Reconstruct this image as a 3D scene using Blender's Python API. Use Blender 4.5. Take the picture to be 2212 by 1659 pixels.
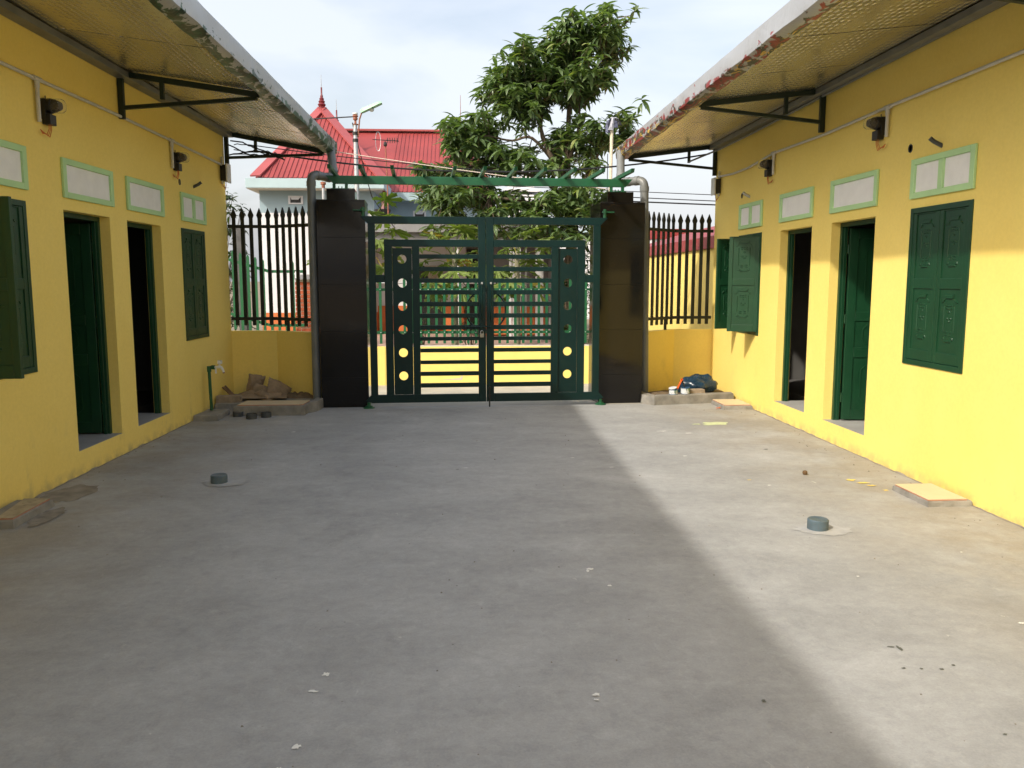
import bpy, bmesh, math, random
from mathutils import Vector, Matrix, noise as mnoise
R = math.radians
rng = random.Random(7)
scene = bpy.context.scene
for o in list(bpy.data.objects):
    bpy.data.objects.remove(o)
COL = scene.collection

# ------------------------------------------------------------------ camera
cam = bpy.data.cameras.new('camera')
cam.sensor_width = 36.0
cam.lens = 36.0 * 1790.0 / 2212.0
cam.clip_start = 0.05
cam.clip_end = 3000
camo = bpy.data.objects.new('camera', cam)
COL.objects.link(camo)
camo.location = (0, 0, 1.6)
camo.rotation_euler = (R(90 - 7.18), 0, R(-3.679))
scene.camera = camo
scene.render.resolution_x = 1024
scene.render.resolution_y = 768

# ------------------------------------------------------------------ sky, sun, exposure
SUN = Vector((0.92, 0.78, -1.0)).normalized()          # direction the light travels
elev = math.asin(-SUN.z)
world = bpy.data.worlds.new('World')
scene.world = world
world.use_nodes = True
wn = world.node_tree
wn.nodes.clear()
w_out = wn.nodes.new('ShaderNodeOutputWorld')
w_bg = wn.nodes.new('ShaderNodeBackground')
w_bg.inputs['Strength'].default_value = 0.126
w_sky = wn.nodes.new('ShaderNodeTexSky')
w_sky.sky_type = 'NISHITA'
w_sky.sun_disc = False
w_sky.sun_elevation = elev
w_sky.sun_rotation = math.atan2(-SUN.x, -SUN.y)
w_sky.air_density = 1.3
w_sky.dust_density = 6.0
w_tc = wn.nodes.new('ShaderNodeTexCoord')
w_map = wn.nodes.new('ShaderNodeMapping')
w_map.inputs['Scale'].default_value = (1.0, 1.0, 3.2)
w_map.inputs['Rotation'].default_value = (0.25, 0.18, 0.4)
w_noise = wn.nodes.new('ShaderNodeTexNoise')
w_noise.inputs['Scale'].default_value = 1.7
w_noise.inputs['Detail'].default_value = 6
w_noise.inputs['Roughness'].default_value = 0.5
w_noise.inputs['Distortion'].default_value = 0.4
w_ramp = wn.nodes.new('ShaderNodeValToRGB')
w_ramp.color_ramp.elements[0].position = 0.40
w_ramp.color_ramp.elements[0].color = (0.24, 0.24, 0.24, 1)
w_ramp.color_ramp.elements[1].position = 0.60
w_ramp.color_ramp.elements[1].color = (0.62, 0.62, 0.62, 1)
w_mix = wn.nodes.new('ShaderNodeMixRGB')
w_mix.inputs['Color2'].default_value = (4.85, 4.95, 5.25, 1)      # thin bright cloud
L = wn.links.new
L(w_tc.outputs['Generated'], w_map.inputs['Vector'])
L(w_map.outputs['Vector'], w_noise.inputs['Vector'])
L(w_noise.outputs['Fac'], w_ramp.inputs['Fac'])
L(w_ramp.outputs['Color'], w_mix.inputs['Fac'])
L(w_sky.outputs['Color'], w_mix.inputs['Color1'])
L(w_mix.outputs['Color'], w_bg.inputs['Color'])
L(w_bg.outputs['Background'], w_out.inputs['Surface'])

sun = bpy.data.lights.new('sun', 'SUN')
sun.energy = 1.9
sun.angle = R(1.3)
sun.color = (1.0, 0.93, 0.82)
suno = bpy.data.objects.new('sun', sun)
COL.objects.link(suno)
suno.location = (-20, -15, 25)
suno.rotation_euler = SUN.to_track_quat('-Z', 'Y').to_euler()

vs = scene.view_settings
vs.view_transform = 'Standard'
vs.look = 'None'
vs.exposure = 0.94
vs.gamma = 1.0
vs.use_curve_mapping = False
scene.render.engine = 'CYCLES'

# ------------------------------------------------------------------ materials
def srgb(r, g, b):
    def f(c):
        c /= 255.0
        return c / 12.92 if c <= 0.04045 else ((c + 0.055) / 1.055) ** 2.4
    return (f(r), f(g), f(b), 1)

class NT:
    def __init__(s, name):
        s.m = bpy.data.materials.new(name)
        s.m.use_nodes = True
        s.t = s.m.node_tree
        s.b = s.t.nodes['Principled BSDF']
        s.out = s.t.nodes['Material Output']
    def n(s, typ, **kw):
        nd = s.t.nodes.new('ShaderNode' + typ)
        for k, v in kw.items():
            if k in nd.inputs:
                nd.inputs[k].default_value = v
            else:
                setattr(nd, k, v)
        return nd
    def l(s, a, b):
        s.t.links.new(a, b)
    def coord(s, scale=(1, 1, 1), kind='Object', rot=(0, 0, 0)):
        tc = s.n('TexCoord')
        mp = s.n('Mapping')
        mp.inputs['Scale'].default_value = scale
        mp.inputs['Rotation'].default_value = rot
        s.l(tc.outputs[kind], mp.inputs['Vector'])
        return mp.outputs['Vector']
    def geo(s, scale=(1, 1, 1), rot=(0, 0, 0)):
        g = s.n('NewGeometry')
        mp = s.n('Mapping')
        mp.inputs['Scale'].default_value = scale
        mp.inputs['Rotation'].default_value = rot
        s.l(g.outputs['Position'], mp.inputs['Vector'])
        return mp.outputs['Vector']
    def noise(s, vec, scale, detail=4, rough=0.55, dist=0.0):
        nd = s.n('TexNoise', Scale=scale, Detail=detail, Roughness=rough, Distortion=dist)
        s.l(vec, nd.inputs['Vector'])
        return nd.outputs['Fac']
    def ramp(s, fac, stops):
        r = s.n('ValToRGB')
        e = r.color_ramp.elements
        while len(e) > 1:
            e.remove(e[-1])
        e[0].position = stops[0][0]
        e[0].color = stops[0][1]
        for p, c in stops[1:]:
            k = e.new(p)
            k.color = c
        s.l(fac, r.inputs['Fac'])
        return r.outputs['Color']
    def mix(s, fac, a, b, blend='MIX'):
        m = s.n('MixRGB')
        m.blend_type = blend
        for sock, v in ((m.inputs['Fac'], fac), (m.inputs['Color1'], a), (m.inputs['Color2'], b)):
            if isinstance(v, (int, float)):
                sock.default_value = v
            elif isinstance(v, tuple):
                sock.default_value = v
            else:
                s.l(v, sock)
        return m.outputs['Color']
    def math(s, op, a, b=0.0, c=None):
        m = s.n('Math')
        m.operation = op
        for i, v in enumerate((a, b) if c is None else (a, b, c)):
            if isinstance(v, (int, float)):
                m.inputs[i].default_value = v
            else:
                s.l(v, m.inputs[i])
        return m.outputs[0]
    def bump(s, h, strength=0.3, dist=0.01, prev=None):
        b = s.n('Bump', Strength=strength, Distance=dist)
        s.l(h, b.inputs['Height'])
        if prev is not None:
            s.l(prev, b.inputs['Normal'])
        s.l(b.outputs['Normal'], s.b.inputs['Normal'])
        return b.outputs['Normal']

def g1(v):
    return (v, v, v, 1)

def simple(name, col, rough=0.6, metal=0.0, var=0.12, scale=6.0, bump=0.0, bscale=60.0, spec=0.5, coat=0.0, dirt=0.0):
    t = NT(name)
    v = t.geo()
    nz = t.noise(v, scale, 5)
    c = (col[0], col[1], col[2], 1)
    lo = tuple(max(0, x * (1 - var)) for x in c[:3]) + (1,)
    hi = tuple(x * (1 + var) for x in c[:3]) + (1,)
    cc = t.ramp(nz, [(0.3, lo), (0.7, hi)])
    if dirt:
        dn = t.noise(v, scale * 2.7, 6, 0.65)
        df = t.ramp(dn, [(0.52, g1(0)), (0.72, g1(dirt))])
        cc = t.mix(df, cc, (0.12, 0.105, 0.085, 1))
    t.l(cc, t.b.inputs['Base Color'])
    t.b.inputs['Roughness'].default_value = rough
    rn = t.math('MULTIPLY_ADD', t.noise(v, scale * 4, 3), 0.25, rough - 0.12)
    t.l(rn, t.b.inputs['Roughness'])
    t.b.inputs['Metallic'].default_value = metal
    t.b.inputs['Specular IOR Level'].default_value = spec
    t.b.inputs['Coat Weight'].default_value = coat
    if bump:
        t.bump(t.noise(v, bscale, 3), bump, 0.004)
    return t.m

def yellow_wall():
    t = NT('yellow_limewash')
    v = t.geo()
    base = t.ramp(t.noise(v, 0.9, 7, 0.68), [(0.3, (0.855, 0.660, 0.175, 1)), (0.7, (0.890, 0.705, 0.212, 1))])
    fine = t.ramp(t.noise(v, 38, 4, 0.7), [(0.3, g1(0.96)), (0.7, g1(1.03))])
    c = t.mix(1.0, base, fine, 'MULTIPLY')
    # grey smears low on the wall
    g = t.n('NewGeometry')
    sep = t.n('SeparateXYZ')
    t.l(g.outputs['Position'], sep.inputs[0])
    low = t.math('SUBTRACT', 1.0, t.math('MULTIPLY', sep.outputs['Z'], 1.6))
    low = t.math('MAXIMUM', low, 0.0)
    sm = t.ramp(t.noise(t.geo((1, 1, 0.55)), 3.3, 5, 0.62), [(0.60, g1(0)), (0.78, g1(0.7))])
    f = t.math('MULTIPLY', low, sm)
    c = t.mix(f, c, (0.33, 0.29, 0.17, 1))
    # scuffed, sandy splash line at the foot
    foot = t.math('MULTIPLY', t.math('MAXIMUM', t.math('SUBTRACT', 0.10, sep.outputs['Z']), 0.0), 10.0)
    ff = t.math('MULTIPLY', foot, t.ramp(t.noise(v, 9, 5), [(0.40, g1(0)), (0.65, g1(0.8))]))
    c = t.mix(ff, c, (0.42, 0.34, 0.17, 1))
    t.l(c, t.b.inputs['Base Color'])
    t.b.inputs['Roughness'].default_value = 0.82
    t.b.inputs['Specular IOR Level'].default_value = 0.25
    b1 = t.bump(t.noise(v, 170, 3, 0.6), 0.09, 0.0015)
    t.bump(t.noise(v, 4, 3), 0.15, 0.008, b1)
    return t.m

def concrete_floor():
    t = NT('troweled_concrete')
    v = t.geo()
    vs_ = t.geo((0.8, 1.25, 1), (0, 0, 0.5))
    big = t.ramp(t.noise(v, 0.42, 6, 0.62, 0.6), [(0.30, (0.290, 0.295, 0.293, 1)), (0.50, (0.352, 0.357, 0.354, 1)), (0.72, (0.412, 0.416, 0.410, 1))])
    c = t.mix(1.0, big, t.ramp(t.noise(vs_, 1.5, 8, 0.72, 0.6), [(0.34, g1(0.90)), (0.50, g1(1.0)), (0.68, g1(1.07))]), 'MULTIPLY')
    # crisp-edged trowel patches at two sizes
    c = t.mix(1.0, c, t.ramp(t.noise(vs_, 2.3, 9, 0.74, 0.3), [(0.44, g1(0.95)), (0.49, g1(1.0)), (0.55, g1(1.0)), (0.60, g1(1.075))]), 'MULTIPLY')
    c = t.mix(1.0, c, t.ramp(t.noise(t.geo((1.2, 0.8, 1), (0, 0, -0.6)), 6.5, 9, 0.76, 0.3), [(0.40, g1(0.94)), (0.46, g1(1.0)), (0.57, g1(1.0)), (0.63, g1(1.085))]), 'MULTIPLY')
    # brown dirt drifted along the houses
    g = t.n('NewGeometry')
    sep = t.n('SeparateXYZ')
    t.l(g.outputs['Position'], sep.inputs[0])
    ax = t.math('ABSOLUTE', t.math('SUBTRACT', sep.outputs['X'], 0.25))
    near = t.math('MULTIPLY', t.math('MAXIMUM', t.math('SUBTRACT', ax, 1.9), 0.0), 0.75)
    dn = t.ramp(t.noise(v, 1.6, 6, 0.65), [(0.36, g1(0)), (0.66, g1(1))])
    c = t.mix(t.math('MINIMUM', t.math('MULTIPLY', near, dn), 0.55), c, (0.27, 0.235, 0.18, 1))
    # damp dark patches
    dp = t.ramp(t.noise(v, 1.9, 6, 0.66, 0.9), [(0.62, g1(0)), (0.74, g1(0.42))])
    c = t.mix(dp, c, (0.235, 0.228, 0.205, 1))
    # pale mortar flecks and scrapes
    fl = t.ramp(t.noise(t.geo((1, 0.7, 1), (0, 0, 0.6)), 15, 4, 0.65, 0.5), [(0.68, g1(0)), (0.74, g1(0.5))])
    flm = t.math('MULTIPLY', fl, t.ramp(t.noise(v, 1.3, 3), [(0.48, g1(0)), (0.6, g1(1))]))
    c = t.mix(flm, c, (0.66, 0.65, 0.61, 1))
    sc = t.ramp(t.noise(t.geo((9.0, 0.6, 1), (0, 0, 0.9)), 2.2, 4, 0.6, 1.6), [(0.72, g1(0)), (0.75, g1(0.4))])
    c = t.mix(sc, c, (0.58, 0.57, 0.53, 1))
    # grit specks
    vo = t.n('TexVoronoi', Scale=11.0)
    t.l(v, vo.inputs['Vector'])
    sp = t.ramp(vo.outputs['Distance'], [(0.0, g1(1)), (0.040, g1(0.9)), (0.055, g1(0))])
    spm = t.math('MULTIPLY', sp, t.ramp(t.noise(v, 2.7, 2), [(0.52, g1(0)), (0.60, g1(0.9))]))
    c = t.mix(spm, c, (0.14, 0.125, 0.11, 1))
    fine = t.ramp(t.noise(v, 95, 4, 0.75), [(0.3, g1(0.90)), (0.7, g1(1.08))])
    c = t.mix(1.0, c, fine, 'MULTIPLY')
    mid_ = t.ramp(t.noise(v, 17, 6, 0.72, 0.4), [(0.32, g1(0.92)), (0.52, g1(1.0)), (0.72, g1(1.09))])
    c = t.mix(1.0, c, mid_, 'MULTIPLY')
    t.l(c, t.b.inputs['Base Color'])
    rr = t.math('MULTIPLY_ADD', t.noise(vs_, 3.0, 4), -0.30, 0.86)
    t.l(rr, t.b.inputs['Roughness'])
    t.b.inputs['Specular IOR Level'].default_value = 0.35
    b1 = t.bump(t.noise(v, 150, 4, 0.7), 0.28, 0.002)
    b2 = t.bump(t.noise(vs_, 7, 6, 0.65), 0.12, 0.004, b1)
    t.bump(t.noise(v, 1.1, 3), 0.1, 0.02, b2)
    return t.m

def granite():
    t = NT('black_granite')
    v = t.geo()
    c = t.ramp(t.noise(v, 120, 3, 0.7), [(0.35, (0.0038, 0.0035, 0.0032, 1)), (0.7, (0.0115, 0.0105, 0.0096, 1))])
    vo = t.n('TexVoronoi', Scale=42.0)
    t.l(v, vo.inputs['Vector'])
    sp = t.ramp(vo.outputs['Distance'], [(0.0, g1(0.6)), (0.06, g1(0.45)), (0.09, g1(0))])
    m = t.math('MULTIPLY', sp, t.ramp(t.noise(v, 5, 3), [(0.50, g1(0)), (0.66, g1(1))]))
    c = t.mix(m, c, (0.42, 0.40, 0.35, 1))
    t.l(c, t.b.inputs['Base Color'])
    rr = t.ramp(t.noise(v, 2.2, 5), [(0.35, g1(0.04)), (0.7, g1(0.13))])
    t.l(rr, t.b.inputs['Roughness'])
    t.b.inputs['Specular IOR Level'].default_value = 0.34
    return t.m

def soffit():
    t = NT('embossed_foil_panel')
    v = t.geo((1, 1, 1))
    vo = t.n('TexVoronoi', Scale=19.0, Randomness=0.12)
    vv = t.geo((1.0, 0.6, 1))
    t.l(vv, vo.inputs['Vector'])
    h = t.ramp(vo.outputs['Distance'], [(0.0, g1(1)), (0.32, g1(0.55)), (0.5, g1(0))])
    br = t.ramp(t.noise(v, 1.4, 4), [(0.3, (0.56, 0.530, 0.440, 1)), (0.7, (0.70, 0.665, 0.56, 1))])
    t.l(br, t.b.inputs['Base Color'])
    t.b.inputs['Metallic'].default_value = 0.9
    t.b.inputs['Roughness'].default_value = 0.27
    b = t.bump(h, 1.0, 0.011)
    t.bump(t.noise(v, 2.0, 3), 0.12, 0.03, b)
    return t.m

def printed_tin(name, low1, low2, low3, flip):
    """gutter sheet folded from an old printed sign: white strip above, loud print below"""
    t = NT(name)
    uv = t.n('UVMap')
    sep = t.n('SeparateXYZ')
    t.l(uv.outputs['UV'], sep.inputs[0])
    mp = t.n('Mapping')
    mp.inputs['Scale'].default_value = (1.6, 2.2, 1)
    mp.inputs['Rotation'].default_value = (0, 0, flip * 0.5)
    t.l(uv.outputs['UV'], mp.inputs['Vector'])
    n1 = t.noise(mp.outputs['Vector'], 1.7, 6, 0.62, 1.2)
    mp2 = t.n('Mapping')
    mp2.inputs['Scale'].default_value = (3.6, 1.3, 1)
    mp2.inputs['Rotation'].default_value = (0, 0, flip * 0.25)
    t.l(uv.outputs['UV'], mp2.inputs['Vector'])
    n2 = t.noise(mp2.outputs['Vector'], 2.0, 5, 0.6, 0.8)
    pr = t.ramp(n1, [(0.36, low1), (0.455, low1), (0.47, low2), (0.56, low2), (0.575, low3), (0.70, low3)])
    pr = t.mix(t.ramp(n2, [(0.56, g1(0)), (0.60, g1(1))]), pr, (0.48, 0.50, 0.50, 1))
    # V: 0 bottom fold .. 1 top edge; print reaches up unevenly, more towards the far end
    k = t.math('ADD', sep.outputs['Y'], t.math('MULTIPLY_ADD', n2, 1.1, -0.56))
    k = t.math('ADD', k, t.math('MULTIPLY_ADD', n1, 1.2, -0.62))
    near_ = t.math('MULTIPLY', t.math('MAXIMUM', t.math('SUBTRACT', 8.3, sep.outputs['X']), 0.0), 0.055 if flip > 0 else 0.08)
    far_ = t.math('MULTIPLY', t.math('MAXIMUM', t.math('SUBTRACT', sep.outputs['X'], 8.3), 0.0), 0.13)
    k = t.math('SUBTRACT', t.math('ADD', k, near_), far_)
    f = t.ramp(k, [(0.56, g1(1)), (0.60, g1(0))])
    c = t.mix(f, (0.43, 0.445, 0.465, 1), pr)
    sc = t.ramp(t.noise(mp2.outputs['Vector'], 7.0, 4, 0.7), [(0.62, g1(0)), (0.70, g1(0.5))])
    c = t.mix(sc, c, (0.28, 0.29, 0.29, 1))
    t.l(c, t.b.inputs['Base Color'])
    t.b.inputs['Roughness'].default_value = 0.34
    t.b.inputs['Metallic'].default_value = 0.25
    v = t.geo()
    t.bump(t.noise(v, 7, 4, 0.6, 0.6), 0.35, 0.02)
    return t.m

def leaf_mat(name, dark, light, tip, rough=0.42):
    t = NT(name)
    at = t.n('Attribute', attribute_name='rnd')
    oi = t.n('ObjectInfo')
    r = t.math('FRACT', t.math('ADD', at.outputs['Fac'], oi.outputs['Random']))
    c = t.ramp(r, [(0.0, dark), (0.55, light), (0.93, light), (1.0, tip)])
    nv = t.ramp(t.noise(t.geo(), 9, 3), [(0.3, g1(0.8)), (0.7, g1(1.2))])
    c = t.mix(1.0, c, nv, 'MULTIPLY')
    t.l(c, t.b.inputs['Base Color'])
    t.b.inputs['Roughness'].default_value = rough
    t.b.inputs['Specular IOR Level'].default_value = 0.45
    tr = t.n('BsdfTranslucent')
    tc = t.mix(1.0, c, (1.3, 1.5, 0.5, 1), 'MULTIPLY')
    t.l(tc, tr.inputs['Color'])
    ms = t.n('MixShader')
    ms.inputs[0].default_value = 0.34
    t.l(t.b.outputs[0], ms.inputs[1])
    t.l(tr.outputs[0], ms.inputs[2])
    t.l(ms.outputs[0], t.out.inputs['Surface'])
    return t.m

def glass_mat():
    t = NT('meter_glass')
    t.b.inputs['Base Color'].default_value = (0.92, 0.93, 0.90, 1)
    t.b.inputs['Roughness'].default_value = 0.08
    t.b.inputs['Transmission Weight'].default_value = 0.95
    t.b.inputs['IOR'].default_value = 1.08
    t.l(t.math('MULTIPLY_ADD', t.noise(t.geo(), 9, 3), 0.2, 0.0), t.b.inputs['Roughness'])
    return t.m

def bark(name, a, b):
    t = NT(name)
    v = t.geo((1, 1, 0.25))
    c = t.ramp(t.noise(v, 24, 5, 0.65), [(0.35, a), (0.65, b)])
    t.l(c, t.b.inputs['Base Color'])
    t.b.inputs['Roughness'].default_value = 0.85
    t.bump(t.noise(v, 40, 4), 0.6, 0.01)
    return t.m

M = {}
M['yellow'] = yellow_wall()
M['floor'] = concrete_floor()
M['granite'] = granite()
M['soffit'] = soffit()
M['tin_green'] = printed_tin('printed_tin_green', (0.028, 0.055, 0.030, 1), (0.010, 0.085, 0.040, 1), (0.075, 0.105, 0.040, 1), 1)
M['tin_red'] = printed_tin('printed_tin_red', (0.30, 0.035, 0.030, 1), (0.045, 0.060, 0.035, 1), (0.72, 0.47, 0.06, 1), -1)
M['road'] = simple('road_concrete', (0.40, 0.375, 0.315), 0.85, var=0.16, scale=1.3, bump=0.25, dirt=0.25)
M['earth'] = simple('dry_earth', (0.20, 0.16, 0.11), 0.95, var=0.3, scale=0.8, bump=0.5, bscale=20)
M['gate'] = simple('gate_teal_paint', (0.0006, 0.0185, 0.0175), 0.42, var=0.18, scale=3, bump=0.05, bscale=40, dirt=0.03, spec=0.28)
M['green'] = simple('bright_green_paint', (0.009, 0.090, 0.036), 0.40, var=0.14, scale=4, bump=0.06, bscale=50)
M['shutter'] = simple('shutter_green_paint', (0.006, 0.046, 0.018), 0.42, var=0.14, scale=5, bump=0.10, bscale=70)
M['far_green'] = simple('fence_green_paint', (0.009, 0.098, 0.036), 0.5, var=0.14, scale=4)
M['black_green'] = simple('iron_black_green_paint', (0.0055, 0.0085, 0.0060), 0.48, var=0.2, scale=8, bump=0.12, bscale=80)
M['bracket'] = simple('bracket_dark_green_paint', (0.006, 0.018, 0.012), 0.5, var=0.2, scale=8)
M['mint'] = simple('mint_paint', (0.46, 0.70, 0.36), 0.75, var=0.05, scale=5, bump=0.15, bscale=90)
M['vent_white'] = simple('grey_white_plaster', (0.84, 0.84, 0.83), 0.85, var=0.04, scale=9, bump=0.4, bscale=120)
M['threshold'] = simple('threshold_cement', (0.33, 0.33, 0.315), 0.6, var=0.12, scale=5, bump=0.1)
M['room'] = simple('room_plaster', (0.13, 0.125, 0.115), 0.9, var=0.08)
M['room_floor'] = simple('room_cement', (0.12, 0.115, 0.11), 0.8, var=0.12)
M['steel_grey'] = simple('galvanised_channel', (0.19, 0.195, 0.19), 0.45, 0.35, var=0.2, scale=5, bump=0.1)
M['galv'] = simple('galvanised_pole', (0.50, 0.51, 0.52), 0.38, 0.7, var=0.18, scale=14)
M['pvc'] = simple('pvc_grey', (0.165, 0.175, 0.172), 0.42, var=0.12, scale=6, dirt=0.12)
M['pvc_blue'] = simple('pvc_blue_grey', (0.085, 0.125, 0.150), 0.5, var=0.15, scale=20, dirt=0.45)
M['pvc_dark'] = simple('pvc_charcoal', (0.055, 0.062, 0.066), 0.55, var=0.2, scale=20, dirt=0.3)
M['conduit'] = simple('conduit_white', (0.55, 0.54, 0.50), 0.5, var=0.08, scale=12)
M['black'] = simple('bakelite_black', (0.016, 0.0145, 0.012), 0.45, var=0.2, scale=20)
M['brownmetal'] = simple('meter_works_bronze', (0.070, 0.050, 0.026), 0.5, 0.2, var=0.35, scale=60)
M['white_plastic'] = simple('white_plastic', (0.66, 0.67, 0.66), 0.4, var=0.05, scale=9)
M['glass'] = glass_mat()
M['orange_wire'] = simple('wire_orange', (0.55, 0.13, 0.015), 0.5, var=0.1)
M['cable'] = simple('cable_black', (0.009, 0.009, 0.010), 0.55, var=0.1)
M['rope'] = simple('pale_rope', (0.66, 0.55, 0.47), 0.8, var=0.1, scale=30)
M['slab'] = simple('raw_cement', (0.235, 0.225, 0.200), 0.92, var=0.28, scale=7, bump=0.7, bscale=45, dirt=0.35)
M['tile'] = simple('beige_tile', (0.60, 0.50, 0.36), 0.35, var=0.06, scale=6, dirt=0.12)
M['tile_old'] = simple('dirty_tile', (0.37, 0.31, 0.22), 0.6, var=0.25, scale=9, dirt=0.85)
M['tile_edge'] = simple('tile_terracotta_edge', (0.42, 0.20, 0.12), 0.8)
M['dirt'] = simple('soil', (0.135, 0.100, 0.062), 0.95, var=0.35, scale=14, bump=0.9, bscale=70)
M['paper'] = simple('kraft_paper', (0.25, 0.185, 0.12), 0.85, var=0.28, scale=9, bump=0.4, bscale=30)
M['wood'] = simple('weathered_wood', (0.16, 0.10, 0.055), 0.85, var=0.3, scale=14)
M['brick_old'] = simple('block_pale_brown', (0.27, 0.215, 0.155), 0.92, var=0.25, scale=14, bump=0.7, bscale=70, dirt=0.3)
M['bag_blue'] = simple('plastic_blue_black', (0.010, 0.030, 0.055), 0.24, var=0.3, scale=10, bump=0.5, bscale=28)
M['can_side'] = simple('can_label_white', (0.56, 0.60, 0.63), 0.4, var=0.12, scale=25, dirt=0.3)
M['can_blue'] = simple('can_rim_blue', (0.035, 0.11, 0.24), 0.4, 0.3)
M['paint_in'] = simple('paint_dark_green_wet', (0.01, 0.03, 0.02), 0.2)
M['orange_plastic'] = simple('orange_plastic', (0.80, 0.13, 0.02), 0.4, var=0.05)
M['cloth_red'] = simple('cloth_faded_red', (0.30, 0.09, 0.075), 0.9, var=0.35, scale=20)
M['roof_red'] = simple('roof_red_sheet', (0.28, 0.045, 0.042), 0.55, var=0.14, scale=1.3)
M['cap_red'] = simple('ridge_cap_red', (0.34, 0.068, 0.066), 0.5, var=0.10, scale=1.5)
M['finial'] = simple('finial_maroon', (0.16, 0.018, 0.022), 0.35, var=0.1)
M['trim_red'] = simple('trim_dark_red', (0.27, 0.030, 0.026), 0.5, var=0.1, scale=2)
M['house_blue'] = simple('house_blue_grey', (0.30, 0.40, 0.45), 0.85, var=0.06, scale=2, bump=0.1)
M['house_fascia'] = simple('house_pale_blue', (0.40, 0.52, 0.55), 0.8, var=0.07, scale=2)
M['house_white'] = simple('house_white', (0.66, 0.66, 0.68), 0.85, var=0.05, scale=2)
M['house_grey'] = simple('house_porch_grey', (0.25, 0.25, 0.26), 0.85, var=0.1, scale=3)
M['house_orange'] = simple('house_orange_dado', (0.55, 0.150, 0.040), 0.7, var=0.12, scale=4)
M['cream'] = simple('cream_soffit', (0.60, 0.57, 0.49), 0.85, var=0.06)
M['opening_shade'] = simple('painted_opening_shade', (0.016, 0.015, 0.015), 0.3, var=0.2)  # flat dark colour stands in for the shade inside far openings
M['curtain'] = simple('curtain_beige', (0.50, 0.44, 0.34), 0.9, var=0.15, scale=9)
M['yellow_far'] = simple('yellow_far_wall', (0.87, 0.685, 0.195), 0.85, var=0.05, scale=4, bump=0.25, bscale=22, dirt=0.03)
M['brick_red'] = simple('brick_orange_red', (0.36, 0.085, 0.035), 0.8, var=0.22, scale=9)
M['mortar'] = simple('mortar_white', (0.62, 0.56, 0.48), 0.9, var=0.08, scale=9)
M['concrete_old'] = simple('concrete_weathered', (0.10, 0.10, 0.10), 0.95, var=0.35, scale=5, bump=0.5)
M['terrace'] = simple('terrace_pink_step', (0.36, 0.24, 0.19), 0.85, var=0.15, scale=6)
M['bark'] = bark('mango_bark', (0.060, 0.042, 0.028, 1), (0.150, 0.112, 0.075, 1))
M['papaya_stem'] = bark('papaya_stem', (0.16, 0.15, 0.10, 1), (0.30, 0.28, 0.19, 1))
M['leaf'] = leaf_mat('mango_leaf', (0.060, 0.102, 0.046, 1), (0.140, 0.205, 0.082, 1), (0.30, 0.34, 0.12, 1), 0.34)
M['papaya'] = leaf_mat('papaya_leaf', (0.085, 0.135, 0.030, 1), (0.165, 0.225, 0.050, 1), (0.40, 0.31, 0.06, 1), 0.55)
M['bush'] = leaf_mat('dark_shrub_leaf', (0.016, 0.034, 0.012, 1), (0.045, 0.075, 0.022, 1), (0.09, 0.11, 0.03, 1))
M['lamp_green'] = simple('lamp_pale_green', (0.30, 0.55, 0.36), 0.5, var=0.05)
M['rust'] = simple('rusty_iron', (0.26, 0.095, 0.055), 0.7, var=0.3, scale=30)
M['pole_cream'] = simple('cream_pole', (0.66, 0.58, 0.44), 0.8, var=0.1, scale=14, dirt=0.3)
M['rag'] = simple('rag_blue_grey', (0.09, 0.10, 0.16), 0.9, var=0.7, scale=16)
M['rag_light'] = simple('rag_pale', (0.32, 0.33, 0.38), 0.9, var=0.3, scale=16)
M['brass'] = simple('padlock_brass', (0.33, 0.31, 0.25), 0.4, 0.5)
M['tap_white'] = simple('tap_white', (0.70, 0.70, 0.68), 0.4, var=0.05)
M['paint_white'] = simple('spilt_white_paint', (0.74, 0.74, 0.70), 0.6, var=0.08, scale=30)
M['paint_mint'] = simple('spilt_mint_paint', (0.56, 0.62, 0.36), 0.7, var=0.1, scale=20)
M['paint_yellow'] = simple('spilt_yellow_paint', (0.72, 0.55, 0.13), 0.75, var=0.12, scale=20)
M['paint_dark'] = simple('spilt_dark_paint', (0.11, 0.115, 0.10), 0.7, var=0.2, scale=20)
M['patch'] = simple('pale_mortar_patch', (0.375, 0.376, 0.368), 0.9, var=0.12, scale=14, bump=0.3)
M['fill_grey'] = simple('damp_mortar', (0.245, 0.222, 0.185), 0.95, var=0.3, scale=9, bump=0.8, bscale=60)
M['blue_lamp_lens'] = simple('lamp_lens', (0.55, 0.58, 0.55), 0.3)
M['fruit'] = simple('brown_nut', (0.12, 0.07, 0.03), 0.6)

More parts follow.
